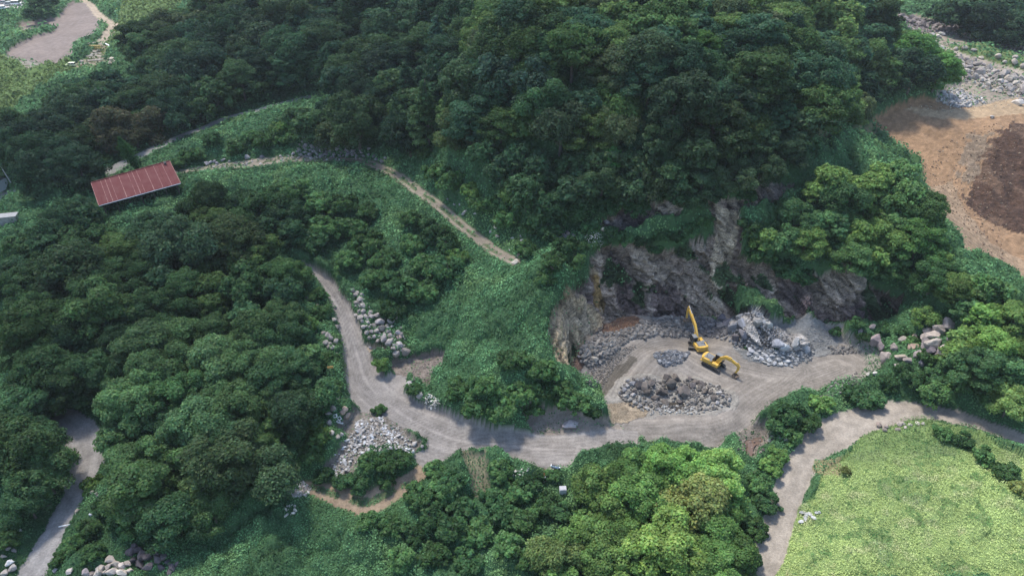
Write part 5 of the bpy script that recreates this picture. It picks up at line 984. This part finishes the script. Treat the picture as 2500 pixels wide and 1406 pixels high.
def shed():
    x, y = hit([6], [462]); x, y = float(x[0]), float(y[0]); z = float(hgt(x, y)); e = empty('red_roof_hut', (x-1.5, y, z), R(-12)); tag(e, 'small hut with dark red roof and pale walls at the forest edge', 'hut')
    b = MB(); b.box((0, 0, 1.4), (5.0, 3.6, 2.8)); b.build('wall', paint('hut_wall', (.36, .40, .42), .8), e)
    r = MB(); r.add([(-2.9, -2.3, 2.7), (2.9, -2.3, 2.7), (2.9, 0, 4.0), (-2.9, 0, 4.0), (-2.9, 2.3, 2.7), (2.9, 2.3, 2.7)], [(0, 1, 2, 3), (3, 2, 5, 4)]); r.add([(-2.9, -2.3, 2.6), (2.9, -2.3, 2.6), (2.9, 0, 3.9), (-2.9, 0, 3.9), (-2.9, 2.3, 2.6), (2.9, 2.3, 2.6)], [(3, 2, 1, 0), (4, 5, 2, 3)]); r.build('roof', M_ROOF, e)
    f = MB(); f.box((0, -2.32, 2.66), (5.8, .08, .16)); f.build('fascia', M_WHITE, e)
    a = MB(); a.box((0, -2.7, 2.0), (4.4, 1.3, .08)); a.build('porch_roof', paint('porch_sheet', (.35, .38, .40), .5), e)
    d = MB(); d.box((.8, -1.82, 1.0), (.9, .06, 2.0)); d.build('door', M_WOOD, e)
    w_ = MB(); w_.box((-1.1, -1.82, 1.5), (1.0, .06, .8)); w_.build('window', M_GLS, e)
shed()
def low_roof(px, py, w_, d_, rz, label):
    x, y = hit([px], [py]); x, y = float(x[0]), float(y[0]); e = empty('flat_roof_shed', (x, y, float(hgt(x, y))), rz); tag(e, label, 'shed')
    b = MB(); b.box((0, 0, 1.2), (w_-.4, d_-.4, 2.4)); b.build('wall', M_WALL, e); r = MB(); r.box((0, 0, 2.5), (w_, d_, .16), bev=.03); r.build('roof', paint('pale_roof', (.33, .32, .305), .85, dirt_amt=.6), e)
low_roof(14, 548, 7.0, 2.6, R(14), 'low shed with a pale flat roof at the left edge')
# ------------------------------------------------------------ vehicles
def car(px, py, rz, L, W, Hh, mat, label, name, boxy=.5, cat='car'):
    x, y = hit([px], [py]); x, y = float(x[0]), float(y[0]); e = empty(name, (x, y, float(hgt(x, y))+.12), rz); tag(e, label, cat)
    b = MB(); b.box((0, 0, .28+Hh*.22), (L, W, Hh*.44), bev=.12); body = b.build('body', mat, e)
    x0, x1 = (-L*.47, L*.16+L*.2*boxy)
    c = MB(); z0, z1 = .28+Hh*.42, Hh; t = .16
    c.add([(x0, -W*.47, z0), (x1, -W*.47, z0), (x1, W*.47, z0), (x0, W*.47, z0), (x0+t, -W*.40, z1), (x1-.55, -W*.40, z1), (x1-.55, W*.40, z1), (x0+t, W*.40, z1)], [(3, 2, 1, 0), (4, 5, 6, 7), (0, 1, 5, 4), (1, 2, 6, 5), (2, 3, 7, 6), (3, 0, 4, 7)]); c.build('cabin', M_GLS, e)
    r = MB(); r.box(((x0+t+x1-.55)/2, 0, z1+.03), (x1-.5-x0-t, W*.84, .08), bev=.03)
    for sx in (x0+.06, (x0+x1)/2-.2, x1-.28):
        for s in (-1, 1): r.tube((sx, s*W*.46, z0), (sx+(t if sx < 0 else -.3)*.8, s*W*.405, z1), .05, .05, 5)
    r.build('roof', mat, e)
    for sx in (-L*.31, L*.31):
        for s in (-1, 1):
            w_ = MB(); w_.tube((sx, s*W*.5-.08*s, .30), (sx, s*(W*.5+.02), .30), .31, .31, 14); wh = w_.build('wheel', M_TIRE, e); h_ = MB(); h_.tube((sx, s*W*.5, .30), (sx, s*(W*.5+.035), .30), .17, .17, 10); h_.build('rim', M_CHR, wh)
    for s in (-1, 1):
        q = MB(); q.box((L/2-.02, s*W*.34, .28+Hh*.28), (.08, .3, .16)); q.build('headlight', M_WHITE, e)
car(175, 163, R(178), 3.9, 1.65, 1.5, paint('pale_yellow_paint', (.75, .74, .42), .35, var=.05), 'pale yellow hatchback parked below the ploughed field', 'parked_car', .9)
car(20, 14, R(184), 3.6, 1.6, 1.7, paint('grey_van_paint', (.42, .43, .44), .4, var=.05), 'grey boxy van parked in the far yard, beside the white van', 'parked_van', 1.0, 'van')
car(8, 9, R(184), 3.6, 1.5, 1.5, paint('dull_van_paint', (.50, .50, .50), .4, var=.05), 'dull pale van behind the grey one in the far yard', 'parked_van', 1.0, 'van')
car(41, 13, R(6), 5.4, 2.0, 2.2, M_WHITE, 'white minivan parked in the far yard against the trees', 'parked_van', 1.0, 'van')
car(3, 24, R(200), 4.3, 1.7, 1.6, M_WHITE, 'white car at the front of the far yard, beyond the hedge', 'parked_car', .8)
def scooter():
    x, y = hit([1357], [1144]); x, y = float(x[0]), float(y[0]); e = empty('motor_scooter', (x, y, float(hgt(x, y))+.05), R(-14)); tag(e, 'white and blue scooter parked on the gravel at the road edge', 'scooter')
    blue = paint('blue_plastic', (.05, .09, .22), .4)
    for sx in (-.62, .62):
        w_ = MB(); w_.tube((sx, -.05, .24), (sx, .05, .24), .24, .24, 16); wh = w_.build('wheel', M_TIRE, e); r = MB(); r.tube((sx, -.06, .24), (sx, .06, .24), .12, .12, 10); r.build('rim', M_CHR, wh)
    b = MB(); b.prism([(-.95, .62), (-.85, .45), (-.3, .30), (.0, .28), (.0, .42), (-.2, .72), (-.8, .78)], -.17, .17); b.build('rear_body', M_WHITE, e)
    u = MB(); u.prism([(-.8, .42), (-.3, .24), (.35, .24), (.35, .32), (-.1, .34), (-.6, .5)], -.19, .19); u.build('floorboard', blue, e)
    f = MB(); f.prism([(.35, .26), (.52, .30), (.40, .98), (.30, .98)], -.20, .20); f.prism([(.5, .36), (.82, .44), (.72, .56), (.46, .54)], -.10, .10); f.build('front_shield', M_WHITE, e)
    s_ = MB(); s_.box((-.42, 0, .80), (.72, .28, .10), bev=.03); s_.build('seat', M_BLK, e)
    h = MB(); h.tube((.34, -.33, 1.02), (.34, .33, 1.02), .022, .022, 6); h.tube((.52, 0, .3), (.36, 0, 1.05), .035, .035, 6); h.build('handlebar', M_BLK, e)
    for s2 in (-1, 1):
        m = MB(); m.box((.33, s2*.3, 1.2), (.03, .12, .09)); m.tube((.33, s2*.25, 1.02), (.33, s2*.3, 1.18), .008, .008, 4); m.build('mirror', M_BLK, e)
    l = MB(); l.box((.42, 0, .92), (.06, .16, .12), bev=.02); l.build('headlight', M_CHR, e)
scooter()
def box_thing():
    x, y = hit([1374], [1200]); x, y = float(x[0]), float(y[0]); e = empty('equipment_box', (x, y, float(hgt(x, y))-.1), R(3)); tag(e, 'pale square metal box with a grey lid among weeds below the road', 'box')
    b = MB(); b.box((0, 0, .55), (1.2, 1.0, 1.1), bev=.04); b.build('body', paint('dull_white_paint', (.42, .42, .42), .8), e); t = MB(); t.box((0, 0, 1.13), (1.05, .85, .06), bev=.02); t.build('lid', paint('grey_lid', (.36, .36, .38), .6, dirt_amt=.6), e)
    for s2 in (-1, 1): f = MB(); f.box((s2*.45, 0, -.02), (.1, .9, .1)); f.build('foot', M_BLK, e)
box_thing()
def wreck():
    x, y = hit([1330], [1168]); x, y = float(x[0]), float(y[0]); z = float(hgt(x, y)); e = empty('scrap_engine', (x, y, z+.1), R(30)); tag(e, 'rusty wrecked engine with bent bars at the gravel edge', 'scrap')
    b = MB(); b.box((0, 0, .45), (1.0, .7, .6), .3, bev=.08); b.tube((.2, -.3, .5), (.2, .45, .7), .28, .28, 10); b.build('engine_block', M_RUST, e)
    f = MB(); f.tube((-.8, .6, .3), (.9, 1.0, .5), .06, .06, 6); f.tube((-.6, .9, .4), (1.0, 1.3, .7), .06, .06, 6); f.tube((-.8, -.7, .2), (.6, -.9, .4), .06, .06, 6); f.tube((-.3, .6, .3), (-.5, -.8, .3), .05, .05, 6); f.build('bent_frame', M_RUST, e)
    for q in ((-.15, -.35, .85), (.35, .1, .95)): c = MB(); c.box(q, (.5, .2, .08), .9, bev=.02); c.build('pale_cover', M_WHITE, e)
    w_ = MB(); w_.tube((.7, -.8, .3), (.85, -.95, .45), .36, .36, 12); w_.build('wheel', M_TIRE, e)
wreck()
def board(px, py, label):
    x, y = hit([px], [py+8]); x, y = float(x[0]), float(y[0]); e = empty('roadside_sign', (x, y, float(hgt(x, y))), R(12)); tag(e, label, 'sign')
    b = MB(); b.box((0, 0, 1.55), (1.15, .05, .5)); b.build('panel', paint('orange_panel', (.75, .38, .10), .5, var=.08), e)
    for s2 in (-.4, .4): q = MB(); q.tube((s2, .04, -.3), (s2, .04, 1.7), .03, .03, 6); q.build('post', M_BLK, e)
board(809, 903, 'small orange board on two posts in the greenery left of the road')
# bent concrete frames and the white bags
for k, (px, py) in enumerate(((820, 1018), (829, 1024), (826, 1032), (833, 1036))):
    x, y = hit([px], [py]); x, y = float(x[0]), float(y[0]); b = MB(); L = .55
    for (cx, cy, sx, sy) in ((0, L/2, L+.12, .12), (0, -L/2, L+.12, .12), (L/2, 0, .12, L-.12), (-L/2, 0, .12, L-.12)): b.box((cx, cy, .12), (sx, sy, .24))
    o = b.build('concrete_frame', paint('concrete', (.62, .61, .58), .9), None, (x, y, float(hgt(x, y))+.25)); o.rotation_euler = (.5, .3*k-.4, .7*k); tag(o, f'small square concrete frame, {ORD[k]} from the top of four lying left of the debris', 'concrete block', 'square concrete frames')
for k, (px, py) in enumerate(((1958, 1254), (1968, 1260), (1978, 1258), (1994, 1254), (1965, 1268), (1985, 1266), (1955, 1276))):
    x, y = hit([px], [py]); x, y = float(x[0]), float(y[0]); o = link('white_bag', RK['rnd'][k % 6], None, (x, y, float(hgt(x, y))+.35)); o.scale = (.7, .45, .3); o.rotation_euler.z = k*1.1; o.color = (.36, .36, .35, 1); tag(o, f'white sack lying in the meadow edge, {ORD[k]} of the seven going down', 'sack', 'white sacks')
# yellow frame wreck beside the ploughed field, stacked boards
def yellow_wreck():
    x, y = hit([233], [120]); x, y = float(x[0]), float(y[0]); e = empty('steel_trestle', (x, y, float(hgt(x, y))+.1)); tag(e, 'ochre yellow steel frame lying on the scrap heap', 'steel frame')
    m = paint('ochre_paint', (.50, .36, .10), .6, scale=2, dirt=(.2, .12, .06)); r = MB()
    for z_ in (.3, 1.3): r.box((0, -.6, z_), (5.2, .22, .22)); r.box((0, .6, z_), (5.2, .22, .22))
    r.build('rail', m, e)
    for q in np.linspace(-2.5, 2.5, 6): c = MB(); c.box((q, -.6, .8), (.15, .15, .85)); c.box((q, .6, .8), (.15, .15, .85)); c.box((q, 0, 1.3), (.15, 1.0, .12)); c.build('upright', m, e)
yellow_wreck()
M_BRD = paint('grey_timber', (.34, .30, .25), .9, scale=3)
brd = [(205, 158, 4.5, 20), (222, 150, 4, 15), (235, 149, 5, 18), (244, 147, 5, 22), (228, 128, 3, -10), (240, 133, 3.4, 5), (232, 107, 3, -14), (243, 110, 3.2, 0), (214, 108, 2.8, 20), (218, 139, 3.6, 10), (226, 143, 3.2, 30), (246, 140, 3, -20), (235, 138, 3.4, -35), (238, 115, 3, 25)]
its = []
for k, (px, py, L, a) in enumerate(brd):
    x, y = hit([px], [py]); x, y = float(x[0]), float(y[0]); b = MB()
    for j in range(3): b.box((0, j*.35-.35, .1+.05*j), (L*(1-.1*j), .28, .08), .04*j)
    o = b.build('timber_board', M_BRD, None, (x, y, float(hgt(x, y))+.2)); o.rotation_euler = (.1, .05, R(a)); its.append(dict(o=o, px=px, py=py))
row_labels(its, 5, lambda it, o, rn: f'grey weathered boards, {o} from left' + (f', {rn}' if rn else '') + ', on the scrap heap')
for it in its: tag(it['o'], it['label'], 'boards', 'boards on the scrap heap')
x, y = hit([268], [129]); b = MB(); b.box((0, 0, .5), (1.8, .5, .1), .3); o = b.build('white_sheet', M_WHITE, None, (float(x[0]), float(y[0]), float(hgt(x, y)[0])+3.0)); o.rotation_euler = (.2, .5, -.6); tag(o, 'white sheet caught in the trees beside the scrap heap', 'sheet')
x, y = hit([163], [1285]); b = MB(); b.tube((-1.1, -.25, .3), (1.1, .3, .35), .10, .10, 8); o = b.build('white_pipe', M_WHITE, None, (float(x[0]), float(y[0]), float(hgt(x, y)[0]))); tag(o, 'white pipe lying beside the lower left road', 'pipe')
# poles
def pole(px, py, h_, lean, label, vine=False, name='utility_pole'):
    x, y = hit([px], [py]); x, y = float(x[0]), float(y[0]); e = empty(name, (x, y, float(hgt(x, y)))); tag(e, label, 'pole')
    b = MB(); b.tube((0, 0, -.5), (lean, .3, h_), .13, .09, 8); b.build('shaft', paint('pale_pole', (.42, .42, .42), .8), e)
    c = MB(); c.box((lean*.95, .28, h_*.94), (1.3, .1, .1)); c.box((lean*.85, .25, h_*.84), (1.0, .1, .1)); c.build('crossarm', M_BLK, e)
    if vine:
        rg = np.random.default_rng(9); n = 5200; t = rg.random(n)**.8; wd = .35+1.35*np.sin(np.clip(t*1.15-.05, 0, 1)*math.pi)**.8
        P = np.stack([lean*t+rg.normal(size=n)*wd*.5, .3*t+rg.normal(size=n)*wd*.45, .4+t*h_*1.02], 1); Nn = nrm(rg.normal(size=(n, 3))+np.array([0, -.4, .6])); V, F = leaf_quads(P, Nn, rg.uniform(.2, .42, n), rg)
        c_ = np.array([.045, .125, .035])*rg.uniform(.6, 1.4, (n, 1)); o = link('vine', mesh_np('vine', V, F, np.repeat(c_, 4, 0), [M_LEAF]), e)
pole(338, 418, 9.5, -2.6, 'pole smothered in green vine, leaning beside the barn', True)
pole(268, 358, 8.5, -1.6, 'thin pale pole standing before the dark forest above the barn')
pole(28, 448, 9.0, -1.8, 'thin pale pole leaning behind the small hut')
# flowering bush on the cliff
x, y = hit([1448], [602]); x, y = float(x[0]), float(y[0]); e = plant('bush', x, y, float(hgt(x, y)), 1.5, BD, 1.0, 'flowering_shrub', 'foliage', 'stem', 2); tag(e, 'dark shrub dotted with white flowers left of the cliff', 'shrub')
rg = np.random.default_rng(3); n = 170; d_ = nrm(rg.normal(size=(n, 3))+np.array([0, -.5, .8])); V, F = leaf_quads(d_*np.array([2.3, 2.3, 2.0])*rg.uniform(.9, 1.08, (n, 1))+np.array([0, 0, 1.6]), d_, rg.uniform(.08, .2, n), rg, .8); o = link('blossom', mesh_np('blossom', V, F, np.full((len(V), 3), .62), [M_LEAF]), e); o.color = (1, 1, 1, 1)
# ------------------------------------------------------------ the cloud whose soft shade lies over the quarry and the forest
def cloud():
    zc = 430.0; k = math.cos(SUN_EL)/math.sin(SUN_EL)*zc; sx, sy = math.sin(SUN_AZ)*k, math.cos(SUN_AZ)*k
    g = np.array([(-260,10),(-22,35),(-14,70),(12,100),(42,122),(54,150),(62,200),(76,260),(100,330),(100,430),(-60,440),(-150,330),(-150,250),(-175,200),(-260,170)], float)
    xs = np.arange(-330, 260, 7.0); ys = np.arange(-60, 560, 7.0); X, Y = np.meshgrid(xs, ys); d, _, _ = polydist(X, Y, g, True); ins = inpoly(X, Y, g)
    t = np.where(ins, d, -d)+(fbm(X, Y, 60, 4, 2)-.5)*50; t = np.sqrt(np.clip(t, 0, 60)/60)*34*(.7+.6*fbm(X, Y, 40, 4, 4)); n = X.shape[1]
    top = np.stack([X+sx, Y+sy, zc+t], -1).reshape(-1, 3); bot = np.stack([X+sx, Y+sy, zc-t*.35], -1).reshape(-1, 3); idx = np.arange(X.size).reshape(X.shape)
    q = np.stack([idx[:-1, :-1], idx[:-1, 1:], idx[1:, 1:], idx[1:, :-1]], -1).reshape(-1, 4); tt = t.ravel(); q = q[(tt[q] > 0).any(1)]
    m, N, L = new_mat('cloud'); N.remove(N['Principled BSDF']); tr = N.new('ShaderNodeBsdfTransparent'); tl = N.new('ShaderNodeBsdfTranslucent'); tl.inputs['Color'].default_value = (.9, .9, .9, 1); mx = N.new('ShaderNodeMixShader'); mx.inputs[0].default_value = .22
    L.new(tr.outputs[0], mx.inputs[1]); L.new(tl.outputs[0], mx.inputs[2]); L.new(mx.outputs[0], N['Material Output'].inputs['Surface'])
    o = link('cloud', mesh_np('cloud', np.r_[top, bot], np.r_[q, q[:, ::-1]+X.size], None, [m], True)); tag(o, 'broad thin white cloud drifting high above the quarry', None, None, 'structure')
cloud()
HAZE = 0.00009
if HAZE:
    b = MB(); b.box((0, 290, 42), (900, 900, 120)); m, N, L = new_mat('haze'); N.remove(N['Principled BSDF']); v = N.new('ShaderNodeVolumePrincipled'); v.inputs['Color'].default_value = (.86, .93, 1, 1); v.inputs['Density'].default_value = HAZE; v.inputs['Anisotropy'].default_value = .2
    L.new(v.outputs[0], N['Material Output'].inputs['Volume']); o = b.build('haze', m); tag(o, 'thin bluish summer haze in the air over the valley', 'haze', None, 'stuff')
